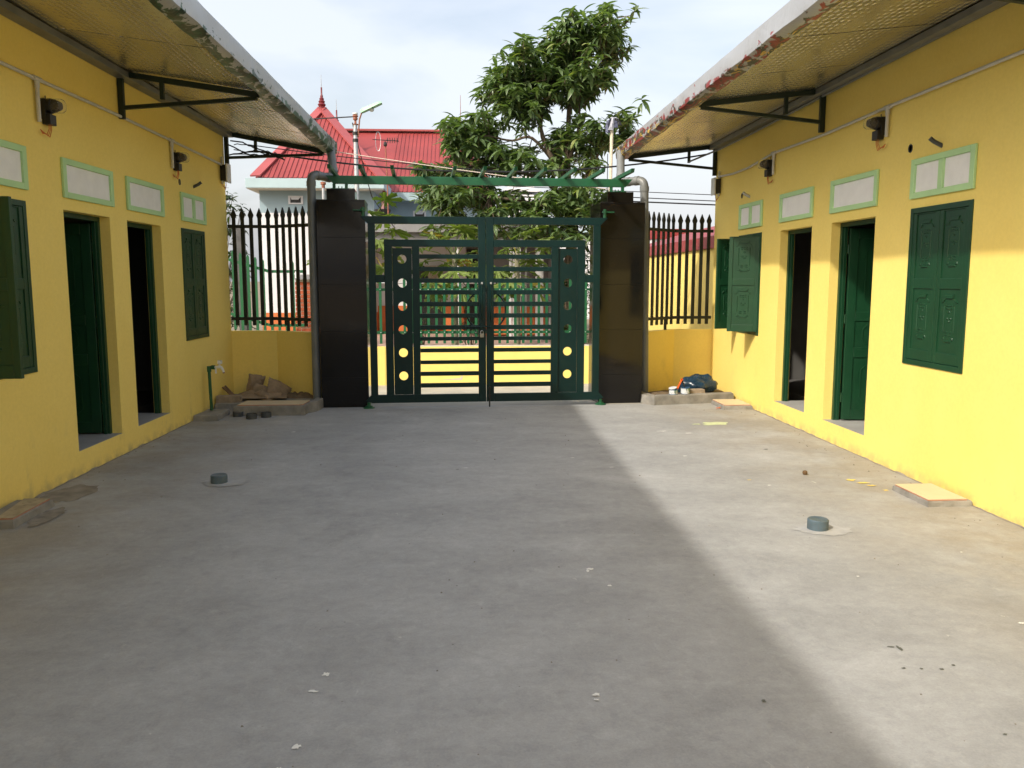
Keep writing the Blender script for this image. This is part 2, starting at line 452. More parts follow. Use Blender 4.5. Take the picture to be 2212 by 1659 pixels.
# ------------------------------------------------------------------ mesh helpers
class MB:
    def __init__(s):
        s.v, s.f, s.uv = [], [], None
    def add(s, vs_, fs):
        o = len(s.v)
        s.v += [Vector(p) for p in vs_]
        s.f += [tuple(i + o for i in f) for f in fs]
        return s
    def box(s, x0, x1, y0, y1, z0, z1):
        x0, x1 = min(x0, x1), max(x0, x1)
        y0, y1 = min(y0, y1), max(y0, y1)
        z0, z1 = min(z0, z1), max(z0, z1)
        return s.add([(x0, y0, z0), (x1, y0, z0), (x1, y1, z0), (x0, y1, z0), (x0, y0, z1), (x1, y0, z1), (x1, y1, z1), (x0, y1, z1)],
                     [(0, 3, 2, 1), (4, 5, 6, 7), (0, 1, 5, 4), (1, 2, 6, 5), (2, 3, 7, 6), (3, 0, 4, 7)])
    def bar(s, a, b, w, h, up=(0, 0, 1)):
        a, b, up = Vector(a), Vector(b), Vector(up)
        d = (b - a).normalized()
        sd = d.cross(up)
        if sd.length < 1e-4:
            sd = d.cross(Vector((1, 0, 0)))
        sd.normalize()
        u = sd.cross(d).normalized()
        sd, u = sd * w / 2, u * h / 2
        return s.add([a - sd - u, a + sd - u, a + sd + u, a - sd + u, b - sd - u, b + sd - u, b + sd + u, b - sd + u],
                     [(0, 1, 2, 3), (7, 6, 5, 4), (0, 4, 5, 1), (1, 5, 6, 2), (2, 6, 7, 3), (3, 7, 4, 0)])
    def tube(s, pts, r, n=10, cap=True):
        pts = [Vector(p) for p in pts]
        rs = r if isinstance(r, (list, tuple)) else [r] * len(pts)
        rings = []
        ref = None
        for i, p in enumerate(pts):
            d = (pts[min(i + 1, len(pts) - 1)] - pts[max(i - 1, 0)]).normalized()
            if ref is None:
                ref = Vector((0, 0, 1)) if abs(d.z) < 0.9 else Vector((1, 0, 0))
            a = (ref - d * ref.dot(d))
            if a.length < 1e-5:
                a = Vector((1, 0, 0)) - d * d.x
            a.normalize()
            ref = a
            b = d.cross(a)
            rings.append([p + (a * math.cos(2 * math.pi * k / n) + b * math.sin(2 * math.pi * k / n)) * rs[i] for k in range(n)])
        vs_ = [q for rg in rings for q in rg]
        fs = []
        for i in range(len(pts) - 1):
            for k in range(n):
                k2 = (k + 1) % n
                fs.append((i * n + k, i * n + k2, (i + 1) * n + k2, (i + 1) * n + k))
        if cap:
            fs.append(tuple(range(n - 1, -1, -1)))
            fs.append(tuple((len(pts) - 1) * n + k for k in range(n)))
        return s.add(vs_, fs)
    def lathe(s, prof, c, n=20, axis='z'):
        c = Vector(c)
        vs_, fs = [], []
        for r, h in prof:
            for k in range(n):
                a = 2 * math.pi * k / n
                x, y = r * math.cos(a), r * math.sin(a)
                if axis == 'z':
                    p = Vector((x, y, h))
                elif axis == 'x':
                    p = Vector((h, x, y))
                elif axis == '-x':
                    p = Vector((-h, y, x))
                else:
                    p = Vector((y, h, x))
                vs_.append(c + p)
        for i in range(len(prof) - 1):
            for k in range(n):
                k2 = (k + 1) % n
                fs.append((i * n + k, i * n + k2, (i + 1) * n + k2, (i + 1) * n + k))
        fs.append(tuple(range(n - 1, -1, -1)))
        fs.append(tuple((len(prof) - 1) * n + k for k in range(n)))
        return s.add(vs_, fs)
    def prism(s, poly, ax, d0, d1):
        """poly 2d points; ax 'y': poly in xz extruded along y; 'x': poly in yz; 'z': poly in xy"""
        def P(a, b, d):
            return {'y': (a, d, b), 'x': (d, a, b), 'z': (a, b, d)}[ax]
        n = len(poly)
        vs_ = [P(a, b, d0) for a, b in poly] + [P(a, b, d1) for a, b in poly]
        fs = [tuple(range(n)), tuple(range(2 * n - 1, n - 1, -1))]
        for i in range(n):
            j = (i + 1) % n
            fs.append((i, i + n, j + n, j))
        return s.add(vs_, fs)
    def mesh(s, name, fix=True):
        me = bpy.data.meshes.new(name)
        me.from_pydata([tuple(p) for p in s.v], [], s.f)
        if fix:
            bm = bmesh.new()
            bm.from_mesh(me)
            bmesh.ops.recalc_face_normals(bm, faces=bm.faces)
            bm.to_mesh(me)
            bm.free()
        return me
    def build(s, name, mat, parent=None, world=False, smooth=False, bevel=0.0, loc=None):
        if world and parent is not None:
            inv = TF[parent.name].inverted()
            s.v = [inv @ p for p in s.v]
        me = s.mesh(name)
        return put(name, me, mat, parent, smooth, bevel, loc)

TF = {}
FAR = [None]                     # (scale, ground level) of the drawing used for what stands across the lane
def place_far(o):
    if FAR[0]:
        k, z0 = FAR[0]
        l = o.location
        o.location = (l.x * k, l.y * k, z0 + l.z * k)
        o.scale = (k, k, k)
def put(name, me, mat, parent=None, smooth=False, bevel=0.0, loc=None, rotz=0.0, rot=None, scale=None):
    if mat is not None and not me.materials:
        me.materials.append(M[mat])
    if smooth and me.polygons and not me.polygons[0].use_smooth:
        for p in me.polygons:
            p.use_smooth = True
        try:
            me.set_sharp_from_angle(angle=R(40))
        except Exception:
            pass
    o = bpy.data.objects.new(name, me)
    COL.objects.link(o)
    if loc is not None:
        o.location = loc
    if rot is not None:
        o.rotation_euler = rot
    else:
        o.rotation_euler = (0, 0, rotz)
    if scale is not None:
        o.scale = scale
    if parent is not None:
        o.parent = parent
    else:
        place_far(o)
    base = Matrix.Translation(Vector(loc if loc is not None else (0, 0, 0))) @ (Matrix.Rotation(rotz, 4, 'Z') if rot is None else o.rotation_euler.to_matrix().to_4x4())
    TF[o.name] = (TF[parent.name] if parent is not None else Matrix.Identity(4)) @ base
    if bevel:
        b = o.modifiers.new('bevel', 'BEVEL')
        b.width = bevel
        b.segments = 2
        b.limit_method = 'ANGLE'
        b.angle_limit = R(40)
    return o

def thing(name, label, cat, loc=(0, 0, 0), rotz=0.0, group=None):
    o = bpy.data.objects.new(name, None)
    o.empty_display_size = 0.1
    COL.objects.link(o)
    o.location = loc
    o.rotation_euler = (0, 0, rotz)
    TF[o.name] = Matrix.Translation(Vector(loc)) @ Matrix.Rotation(rotz, 4, 'Z')
    place_far(o)
    return tag(o, label, cat, group)

def tag(o, label=None, cat=None, group=None, kind=None):
    if label:
        o['label'] = label
    if cat:
        o['category'] = cat
    if group:
        o['group'] = group
    if kind:
        o['kind'] = kind
    return o

# ------------------------------------------------------------------ ground
def sheet(name, x0, x1, y0, y1, z, mat, nx=1, ny=1):
    m = MB()
    for i in range(nx + 1):
        for j in range(ny + 1):
            m.v.append(Vector((x0 + (x1 - x0) * i / nx, y0 + (y1 - y0) * j / ny, z)))
    for i in range(nx):
        for j in range(ny):
            a = i * (ny + 1) + j
            m.f.append((a, a + ny + 1, a + ny + 2, a + 1))
    return tag(m.build(name, mat), kind='structure')
FZ = -0.424                      # the lane and everything beyond it lies lower than the yard
sheet('ground', -700, 700, -700, 900, FZ - .05, 'earth')
sheet('lane', -60, 60, 11.3, 16.4, FZ - .004, 'road', 8, 2)
floor = sheet('courtyard_floor', -3.9, 4.2, -9, 10.50, 0.0, 'floor', 4, 6)
m = MB()
yy = [(10.50, 0.0), (10.72, -.004), (11.1, -.03), (12.0, -.20), (13.0, -.38), (13.6, FZ + .002)]
for k, (y_, z_) in enumerate(yy):
    m.v += [Vector((-3.3, y_, z_)), Vector((-1.0, y_ + .004 * k, z_)), Vector((1.0, y_, z_)), Vector((3.9, y_, z_))]
for k in range(len(yy) - 1):
    for q in range(3):
        a = k * 4 + q
        m.f.append((a, a + 1, a + 5, a + 4))
tag(m.build('entrance_ramp', 'road'), kind='structure')

# irregular spilt paint and mortar on the concrete
def blob(name, x, y, rx, ry, mat, seed, n=22, jag=0.45, z=0.0025):
    r = random.Random(seed)
    pts = []
    for k in range(n):
        a = 2 * math.pi * k / n
        q = 1 + jag * (r.random() - 0.5) * 2
        pts.append((x + rx * q * math.cos(a), y + ry * q * math.sin(a), z))
    m = MB()
    m.add([(x, y, z + 0.0015)] + pts, [(0, k + 1, (k + 1) % n + 1) for k in range(n)])
    return m.build(name, mat, floor)
for i, (x, y, rx, ry, mt) in enumerate([
        (2.86, 8.98, .17, .09, 'paint_mint'), (2.63, 8.95, .05, .03, 'paint_mint'), (2.40, 8.42, .06, .022, 'paint_white'), (2.15, 8.55, .05, .02, 'paint_white'),
        (3.13, 6.32, .05, .035, 'paint_yellow'), (3.18, 6.22, .065, .03, 'paint_yellow'), (3.21, 6.13, .05, .02, 'paint_yellow'), (3.25, 5.99, .025, .022, 'paint_yellow'), (2.32, 6.38, .025, .012, 'paint_yellow'),
        (.72, 4.41, .030, .018, 'paint_white'), (.70, 4.38, .012, .03, 'paint_white'), (.78, 4.15, .016, .016, 'paint_white'), (.52, 3.01, .020, .014, 'paint_white'), (.515, 2.97, .014, .009, 'paint_white'),
        (-.55, 3.25, .022, .02, 'paint_white'), (-.58, 3.11, .025, .012, 'paint_white'), (-.57, 2.72, .02, .02, 'paint_white'), (-.60, 2.58, .022, .03, 'paint_white'), (-1.09, 2.28, .018, .012, 'paint_white'),
        (-1.75, 8.75, .022, .014, 'paint_white'), (2.05, 7.30, .03, .012, 'paint_white'), (2.42, 6.20, .02, .012, 'paint_white'), (1.30, 6.9, .03, .01, 'paint_white'), (1.02, 7.3, .03, .01, 'paint_white'),
        (.05, 6.95, .03, .012, 'paint_white'), (2.15, 4.2, .012, .009, 'paint_white'), (2.95, 4.55, .01, .008, 'paint_white'), (2.62, 3.55, .02, .012, 'paint_white'),
        (1.88, 3.35, .020, .012, 'paint_dark'), (1.91, 3.33, .012, .03, 'paint_dark'), (1.83, 3.15, .012, .008, 'paint_dark'), (1.90, 3.14, .012, .008, 'paint_dark'), (1.98, 3.13, .012, .007, 'paint_dark'), (2.05, 3.16, .010, .008, 'paint_dark'), (1.15, 2.92, .012, .012, 'paint_dark'),
        (1.92, 2.64, .012, .008, 'paint_dark'), (-.02, 6.9, .018, .01, 'paint_dark'), (.55, 4.45, .008, .008, 'paint_dark'), (-.02, 4.2, .006, .006, 'paint_dark'),
        (2.9, 7.55, .03, .014, 'paint_dark'), (-1.86, 6.58, .17, .15, 'patch'), (-2.80, 5.66, .08, .22, 'fill_grey'), (-2.93, 6.30, .17, .26, 'fill_grey'), (2.33, 5.05, .17, .13, 'patch')]):
    big_ = mt in ('fill_grey', 'patch')
    if not big_ and y < 8.5:
        rx, ry = rx * .72, ry * .72
    blob('paint_spot', x, y, rx, ry, mt, 100 + i, 34 if big_ else 18, .16 if big_ else .40, 0.0025 + 0.0004 * (i % 7))

# ------------------------------------------------------------------ the two yellow houses
def wall_grid(s0, s1, z0, z1, t, holes, sg):
    """wall with openings: outer face at local x=0, thickness t inward; returns MB in house coordinates"""
    ss = sorted({s0, s1} | {h[0] for h in holes} | {h[1] for h in holes})
    zs = sorted({z0, z1} | {h[2] for h in holes} | {h[3] for h in holes})
    def solid(i, j):
        if i < 0 or j < 0 or i >= len(ss) - 1 or j >= len(zs) - 1:
            return False
        a, b = (ss[i] + ss[i + 1]) / 2, (zs[j] + zs[j + 1]) / 2
        return not any(h[0] < a < h[1] and h[2] < b < h[3] for h in holes)
    m = MB()
    def q(pts):
        m.add([(sg * o, s, z) for o, s, z in pts], [(0, 1, 2, 3)])
    for i in range(len(ss) - 1):
        for j in range(len(zs) - 1):
            if not solid(i, j):
                continue
            a, b, c, d = ss[i], ss[i + 1], zs[j], zs[j + 1]
            q([(0, a, c), (0, b, c), (0, b, d), (0, a, d)])
            q([(-t, a, c), (-t, b, c), (-t, b, d), (-t, a, d)])
            if not solid(i - 1, j):
                q([(0, a, c), (-t, a, c), (-t, a, d), (0, a, d)])
            if not solid(i + 1, j):
                q([(0, b, c), (-t, b, c), (-t, b, d), (0, b, d)])
            if not solid(i, j - 1):
                q([(0, a, c), (0, b, c), (-t, b, c), (-t, a, c)])
            if not solid(i, j + 1):
                q([(0, a, d), (0, b, d), (-t, b, d), (-t, a, d)])
    return m

def ornament(m, cx, cz, w, h, y0, sgn):
    """raised lantern-like relief on a panel lying in xz, face at y0, proud towards sgn"""
    t = 0.007 * sgn
    def tr(x0, x1, x2, x3, za, zb, th=t):
        m.add([(x0, y0, za), (x1, y0, za), (x2, y0, zb), (x3, y0, zb),
               (x0 + .003, y0 + th, za + .003), (x1 - .003, y0 + th, za + .003), (x2 - .003, y0 + th, zb - .003), (x3 + .003, y0 + th, zb - .003)],
              [(4, 5, 6, 7), (0, 1, 5, 4), (1, 2, 6, 5), (2, 3, 7, 6), (3, 0, 4, 7)])
    q = w / 2
    top = cz + h / 2
    bot = cz - h / 2
    tr(cx - q * .45, cx + q * .45, cx + q * .60, cx - q * .60, top - .030, top, t * 1.4)
    tr(cx - q * .98, cx - q * .74, cx - q * .52, cx - q * .70, top - .062, top - .034)
    tr(cx + q * .74, cx + q * .98, cx + q * .70, cx + q * .52, top - .062, top - .034)
    for dx in (-.28, .0, .28):
        for k in range(2):
            tr(cx + q * (dx - .10), cx + q * (dx + .10), cx + q * (dx + .10), cx + q * (dx - .10), top - .075 - .022 * k - .010, top - .075 - .022 * k)
    for sx in (-1, 1):
        xa, xb = cx + sx * q * .58, cx + sx * q * .66
        tr(min(xa, xb), max(xa, xb), max(xa, xb), min(xa, xb), bot + .075, top - .085, t * .7)
    for dx, dz in ((-.2, .0), (.2, .0), (0, -.02), (0, .05)):
        tr(cx + q * (dx - .13), cx + q * (dx + .13), cx + q * (dx + .10), cx + q * (dx - .10), cz + dz - .007, cz + dz + .007)
    for dx in (-.24, .24):
        for k in range(2):
            tr(cx + q * (dx - .13), cx + q * (dx + .13), cx + q * (dx + .13), cx + q * (dx - .13), bot + .050 + .022 * k, bot + .060 + .022 * k)
    tr(cx - q * .42, cx + q * .42, cx + q * .42, cx - q * .42, bot, bot + .016, t * 1.3)
    tr(cx - q * .66, cx - q * .42, cx - q * .42, cx - q * .60, bot + .016, bot + .036)
    tr(cx + q * .42, cx + q * .66, cx + q * .60, cx + q * .42, bot + .016, bot + .036)

def rect_relief(m, x0, x1, z0, z1, y0, sgn, ch=.03, th=.006, wd=.012):
    """chamfered raised outline"""
    pts = [(x0 + ch, z0), (x1 - ch, z0), (x1, z0 + ch), (x1, z1 - ch), (x1 - ch, z1), (x0 + ch, z1), (x0, z1 - ch), (x0, z0 + ch)]
    cx, cz = (x0 + x1) / 2, (z0 + z1) / 2
    for k in range(8):
        a, b = pts[k], pts[(k + 1) % 8]
        m.bar((a[0], y0 + sgn * th / 2 - sgn * .001, a[1]), (b[0], y0 + sgn * th / 2 - sgn * .001, b[1]), th, wd, up=(0, 1, 0)) if False else \
            m.bar((a[0], y0 + sgn * (th / 2 - .001), a[1]), (b[0], y0 + sgn * (th / 2 - .001), b[1]), wd, th, up=(0, 1, 0))

LEAF_CACHE = {}
def leaf_meshes(w, h, panels, style):
    """a shutter or door leaf: frame members + recessed panels + reliefs, x 0..w, y 0..-t, z 0..h"""
    key = (round(w, 3), round(h, 3), style)
    if key in LEAF_CACHE:
        return LEAF_CACHE[key]
    t, st = 0.034, (0.048 if style == 'shutter' else 0.085)
    f = MB()
    f.box(0, st, -t, 0, 0, h)
    f.box(w - st, w, -t, 0, 0, h)
    zz = 0
    rails = []
    edges = [0] + [z for p in panels for z in p] + [h]
    for k in range(0, len(edges), 2):
        f.box(st, w - st, -t + .001, -.001, edges[k], edges[k + 1])
    pans = []
    for (a, b) in panels:
        p = MB()
        p.box(st - .002, w - st + .002, -t + .010, -.010, a - .002, b + .002)
        r = MB()
        for y0, sg in ((-t + .010, -1), (-.010, 1)):
            if style == 'shutter':
                ornament(r, w / 2, (a + b) / 2 + .02, (w - 2 * st) * .80, (b - a) * .74, y0, sg)
            else:
                px_, pz = (w - 2 * st) * .14, min((b - a) * .16, .09)
                rect_relief(r, st + px_, w - st - px_, a + pz, b - pz, y0, sg, .04)
                rect_relief(r, st + px_ * 1.9, w - st - px_ * 1.9, a + pz * 1.7, b - pz * 1.7, y0, sg, .03, .005, .009)
                if b - a > .35:
                    ornament(r, w / 2, (a + b) / 2, (w - 2 * st) * .42, (b - a) * .45, y0, sg)
        pans.append((p.mesh('panel'), r.mesh('relief')))
    res = (f.mesh('leaf_frame'), pans)
    LEAF_CACHE[key] = res
    return res

def add_leaf(house, name, w, h, panels, style, loc, ang):
    fm, pans = leaf_meshes(w, h, panels, style)
    lf = put(name, fm, 'shutter', house, loc=loc, rotz=ang, bevel=0.003)
    for p, r in pans:
        put('panel', p, 'shutter', lf)
        put('relief', r, 'shutter', lf)
    return lf

def hinge(leaf, x, zs, t=0.034):
    for z in zs:
        m = MB()
        m.tube([(x, -t / 2, z - .045), (x, -t / 2, z + .045)], .009, 8)
        m.build('hinge', 'shutter', leaf, smooth=True)

SH_P = [(.085, .565), (.645, 1.145)]
def window(house, sg, s0, s1, near_ang, far_ang, z0=.92, z1=2.165):
    """two-leaf shutter; near leaf hinged at s0, far leaf at s1; angles are how far each stands open (deg)"""
    fr = MB()
    fw = .042
    for a, b, c, d in ((s0, s0 + fw, z0, z1), (s1 - fw, s1, z0, z1), (s0 + fw, s1 - fw, z0, z0 + fw), (s0 + fw, s1 - fw, z1 - fw, z1)):
        fr.box(sg * -.05, sg * .010, a, b, c, d)
    fo = fr.build('window_frame', 'shutter', house, bevel=.003)
    w = (s1 - s0 - 2 * fw) / 2 - .003
    h = z1 - z0 - 2 * fw - .006
    pn = [(a * h / 1.155, b * h / 1.155) for a, b in SH_P]
    # direction of each leaf in house coordinates: closed = along the wall, swings outward (sg)
    for hs, d, ang in ((s0 + fw, 1, near_ang), (s1 - fw, -1, far_ang)):
        a = R(ang)
        dx, dy = sg * math.sin(a), d * math.cos(a)
        rz = math.atan2(dy, dx)
        # the leaf's thickness lies at local y in -t..0: keep a closed leaf just inside the frame line
        px_ = sg * (.004 - .034) if sg * d > 0 else sg * .004
        lf = add_leaf(house, 'shutter', w, h, pn, 'shutter', (px_, hs, z0 + fw + .003), rz)
        hinge(lf, -.004, (h * .16, h * .84))
    # dark room behind is real: opening goes through the wall
    return fo

def vent_panel(house, sg, s0, s1, z0, z1, double):
    fr = MB()
    fw = .075
    p = .022
    fr.box(0.001 * sg, sg * p, s0, s0 + fw * .75, z0, z1)
    fr.box(0.001 * sg, sg * p, s1 - fw * .75, s1, z0, z1)
    fr.box(0.001 * sg, sg * p, s0 + fw * .75, s1 - fw * .75, z0, z0 + fw * .62)
    fr.box(0.001 * sg, sg * p, s0 + fw * .75, s1 - fw * .75, z1 - fw * .62, z1)
    mid = (s0 + s1) / 2
    if double:
        fr.box(0.001 * sg, sg * p, mid - .032, mid + .032, z0 + fw * .62, z1 - fw * .62)
    fo = fr.build('vent_frame', 'mint', house, bevel=.004)
    parts = [(s0 + fw * .75, mid - .032), (mid + .032, s1 - fw * .75)] if double else [(s0 + fw * .75, s1 - fw * .75)]
    for a, b in parts:
        m = MB()
        m.box(0.001 * sg, sg * .004, a, b, z0 + fw * .62, z1 - fw * .62)
        m.build('vent_infill', 'vent_white', fo)

def doorway(house, sg, s0, s1, z0, z1, hinge_far, ang, t, cloth=False, latch=False):
    rec = .088
    fr = MB()
    fw, fd = .042, .055
    for a, b, c, d in ((s0, s0 + fw, z0, z1), (s1 - fw, s1, z0, z1), (s0 + fw, s1 - fw, z1 - fw, z1)):
        fr.box(sg * -rec, sg * -(rec + fd), a, b, c, d)
    # stepped inner rebate
    for a, b, c, d in ((s0 + fw, s0 + fw + .014, z0, z1 - fw), (s1 - fw - .014, s1 - fw, z0, z1 - fw)):
        fr.box(sg * -(rec + .022), sg * -(rec + fd), a, b, c, d)
    fr.build('door_frame', 'shutter', house, bevel=.003)
    th = MB()
    th.box(sg * -.002, sg * -(t + .35), s0 + .001, s1 - .001, z0 - .06, z0 + .003)
    th.build('threshold', 'threshold', house)
    w, h = s1 - s0 - 2 * fw - .012, z1 - z0 - fw - .03
    hs = s1 - fw - .016 if hinge_far else s0 + fw + .016
    d = -1 if hinge_far else 1
    a = R(ang)
    dx, dy = -sg * math.sin(a), d * math.cos(a)
    rz = math.atan2(dy, dx)
    k = h / 1.88
    lf = add_leaf(house, 'door', w, h, [(.10 * k, .62 * k), (.72 * k, .98 * k), (1.07 * k, 1.78 * k)], 'door', (sg * -(rec + fd + .012), hs, z0 + .016), rz)
    hinge(lf, -.008, (.22, 1.0, 1.68))
    m = MB()
    m.box(w - .07, w - .02, .001, .018, .98 * k, 1.02 * k)
    m.tube([(w - .09, .012, .995 * k), (w + .015, .012, .995 * k)], .007, 8)
    m.tube([(w - .05, .012, .995 * k), (w - .05, .035, .975 * k)], .006, 8)
    m.build('bolt', 'steel_grey', lf, smooth=True)
    if latch:
        m = MB()
        sl = s0 + fw + .014
        m.box(sg * -(rec + .004), sg * -(rec - .03), sl - .03, sl + .012, 1.10, 1.19)
        m.tube([(sg * -(rec - .015), sl - .005, 1.14), (sg * -(rec - .015), sl + .05, 1.135), (sg * -(rec - .015), sl + .055, 1.10), (sg * -(rec - .015), sl + .02, 1.095)], .008, 8)
        m.build('hasp', 'shutter', house, smooth=True)

def house_shell(label, sg, loc, rotz, s_end, units, eave_lo, tin, s_start=-8.0):
    h = thing('yellow_house', label, 'house', loc, rotz, 'twin yellow houses facing the yard')
    t = 0.17
    holes = []
    for kind, a, b in units:
        if kind == 'window':
            holes.append((a + .02, b - .02, .94, 2.145))
        elif kind == 'door':
            holes.append((a, b, .20, 2.15))
        else:
            holes.append((a, b) + kind)
    wall_grid(s_start, s_end, -.04, 3.55, t, holes, sg).build('wall', 'yellow', h)
    # rest of the shell: end walls, back wall, partitions, floor, ceiling
    D = 3.6
    m = MB()
    m.box(sg * -(t + .001), sg * -D, s_end - t, s_end, -.04, 3.55)
    m.box(sg * -(t + .001), sg * -D, s_start, s_start + t, -.04, 3.55)
    m.box(sg * -D, sg * -(D + t), s_start, s_end, -.04, 3.55)
    m.build('outer_wall', 'yellow', h)
    m = MB()
    for sp in PART[sg]:
        m.box(sg * -(t + .002), sg * -(D - .002), sp - .05, sp + .05, .16, 3.40)
    m.box(sg * -(D - .06), sg * -(D - .003), s_start + t + .01, s_end - t - .01, .16, 3.40)
    m.build('room_wall', 'room', h)
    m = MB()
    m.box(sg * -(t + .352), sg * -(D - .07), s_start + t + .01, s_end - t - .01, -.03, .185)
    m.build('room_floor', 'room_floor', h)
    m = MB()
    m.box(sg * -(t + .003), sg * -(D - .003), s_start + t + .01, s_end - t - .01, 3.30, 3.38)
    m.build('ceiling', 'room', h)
    return h

PART = {1: (4.75, 7.90, -1.0, 10.88), -1: (4.70, 8.245, 1.0, 11.53)}

def roof(h, sg, s0, s1, zw, ze, brackets, tin, sag=0.0):
    """lean-to roof over the yard: soffit panels, wall channel, gutter, brackets, top sheets"""
    ov = 1.285
    def ex(sv):
        # out of view the eave is widened so its ground shadow reaches farther
        return .03 * max(0.0, 5.5 - sv) if sg > 0 else 0.0
    # soffit panels, one object per sheet
    pw = 1.13
    k = 0
    s = s1
    while s > s0 + .2:
        a = max(s - pw, s0)
        m = MB()
        def zz(sv, o):
            f = (sv - 6.0) / 5.0
            e = ze - sag * max(0, f)
            return zw + (e - zw) * o / ov
        g = .006
        j = .004 * ((k * 7) % 3 - 1)
        P = []
        for dz in (0, .045):
            for o, sv in ((-3.9, a + g), (ov, a + g), (ov, s - g), (-3.9, s - g)):
                P.append((sg * (o + (ex(sv) if o > 0 else 0)), sv, zz(sv, o) + dz + j * .5))
        m.add(P, [(3, 2, 1, 0), (4, 5, 6, 7), (0, 1, 5, 4), (1, 2, 6, 5), (2, 3, 7, 6), (3, 0, 4, 7)])
        m.build('soffit_panel', 'soffit', h)
        s = a
        k += 1
    # joint strips / roof skin above
    m = MB()
    n = int((s1 - s0) / .2)
    for i in range(n):
        a, b = s0 + (s1 - s0) * i / n, s0 + (s1 - s0) * (i + 1) / n
        za = lambda sv, o: zw + ((ze - sag * max(0, (sv - 6) / 5)) - zw) * o / ov + .055
        e = .012
        m.add([(sg * -4.0, a, za(a, -4.0)), (sg * (ov + .06), a, za(a, ov)), (sg * (ov + .06), a + .14, za(a, ov)), (sg * -4.0, a + .14, za(a, -4)),
               (sg * -4.0, a + .155, za(a, -4) + e + .02), (sg * (ov + .06), a + .155, za(a, ov) + e + .02), (sg * (ov + .06), b - .015, za(a, ov) + e + .02), (sg * -4.0, b - .015, za(a, -4) + e + .02), (sg * (ov + .06), b, za(b, ov)), (sg * -4.0, b, za(b, -4))],
              [(0, 1, 2, 3), (3, 2, 5, 4), (4, 5, 6, 7), (7, 6, 8, 9)])
    m.build('roof_sheet', 'galv', h)
    # grey channel under the soffit along the wall
    m = MB()
    m.box(sg * .002, sg * .115, s0, s1 - .02, zw - .075, zw - .020)
    m.build('wall_channel', 'steel_grey', h, bevel=.004)
    # end cover strip
    m = MB()
    zA, zB = zw, ze - sag
    m.add([(sg * 0.0, s1 + .004, zA - .03), (sg * ov, s1 + .004, zB - .03), (sg * ov, s1 + .004, zB + .07), (sg * 0.0, s1 + .004, zA + .07),
           (sg * 0.0, s1 + .03, zA - .03), (sg * ov, s1 + .03, zB - .03), (sg * ov, s1 + .03, zB + .07), (sg * 0.0, s1 + .03, zA + .07)],
          [(0, 1, 2, 3), (7, 6, 5, 4), (0, 4, 5, 1), (1, 5, 6, 2), (2, 6, 7, 3), (3, 7, 4, 0)])
    m.build('end_trim', 'bracket', h)
    # gutter folded from printed tin, slightly buckled: profile from soffit edge down and out, up to the top lip
    prof = [(ov - .012, -.004, 0.0), (ov + .012, -.055, .16), (ov + .075, -.050, .42), (ov + .128, -.030, .56), (ov + .136, .030, .74), (ov + .138, .105, 1.0), (ov + .118, .108, 1.0)]
    ns = 220
    verts, faces, uvs = [], [], []
    for i in range(ns + 1):
        sv = s0 + (s1 + .06 - s0) * i / ns
        e = ze - sag * max(0, (sv - 6) / 5)
        for q, (o, dz, vv) in enumerate(prof):
            wob = mnoise.noise(Vector((sv * 2.1, q * 1.7, sg * 3.0))) * .012 + mnoise.noise(Vector((sv * 6.3, q * 2.9, sg * 9.0))) * .007
            if q in (0, 5, 6):
                wob *= .25
            wz = mnoise.noise(Vector((sv * 3.1, 7.7 + q, sg * 5.0))) * (.018 if q in (1, 2) else .004)
            verts.append((sg * (o + ex(sv) + wob), sv, e + dz + wz))
            uvs.append((sv, vv))
    np_ = len(prof)
    for i in range(ns):
        for q in range(np_ - 1):
            a = i * np_ + q
            faces.append((a, a + 1, a + np_ + 1, a + np_))
    me = bpy.data.meshes.new('gutter')
    me.from_pydata(verts, [], faces)
    ul = me.uv_layers.new(name='UVMap')
    for lp in me.loops:
        ul.data[lp.index].uv = uvs[lp.vertex_index]
    g_ = put('gutter', me, tin, h, smooth=True)
    sm = g_.modifiers.new('solid', 'SOLIDIFY')
    sm.thickness = .002
    # brackets
    for sb in brackets:
        e = ze - sag * max(0, (sb - 6) / 5)
        m = MB()
        bw = .042
        top_o, top_z = ov - .01, e - .028
        m.box(sg * .003, sg * .055, sb - bw / 2, sb + bw / 2, zw - .43, zw - .005)
        m.bar((sg * .05, sb, zw - .035), (sg * top_o, sb, top_z), bw, .05)
        m.bar((sg * .05, sb, zw - .33), (sg * (top_o - .02), sb, top_z - .03), bw * .92, .034)
        om = .40
        m.bar((sg * om, sb, zw - .05 - .09 * om), (sg * om, sb, zw - .32 + .16 * om), bw * .85, .04, up=(0, 1, 0))
        m.build('bracket', 'bracket', h, bevel=.003)

LW = R(math.degrees(-math.atan(.03)))
# left house
Lu = [('window', 5.50, 6.335), ('door', 6.89, 7.71), ('door', 8.07, 8.885), ('window', 9.46, 10.22)]
hL = house_shell('yellow house on the left, in shade, with the half-open shutter nearest us', 1, (-3.32, 0, 0), LW, 11.13, Lu, 3.31, 'tin_green')
for kind, a, b in Lu:
    if kind == 'window':
        if a < 6:
            window(hL, 1, a, b, 90, 0)
        else:
            window(hL, 1, a, b, 0, 0)
doorway(hL, 1, 6.89, 7.71, .20, 2.15, True, 86, .17)
doorway(hL, 1, 8.07, 8.885, .20, 2.15, False, 97, .17)
for a, b, dbl in ((5.47, 6.37, True), (6.89, 7.785, False), (8.075, 8.965, False), (9.47, 10.275, True)):
    vent_panel(hL, 1, a, b, 2.245, 2.555, dbl)
roof(hL, 1, -8.1, 11.20, 3.485, 3.335, (-2.2, 1.2, 4.6, 8.03, 11.15), 'tin_green', sag=.075)
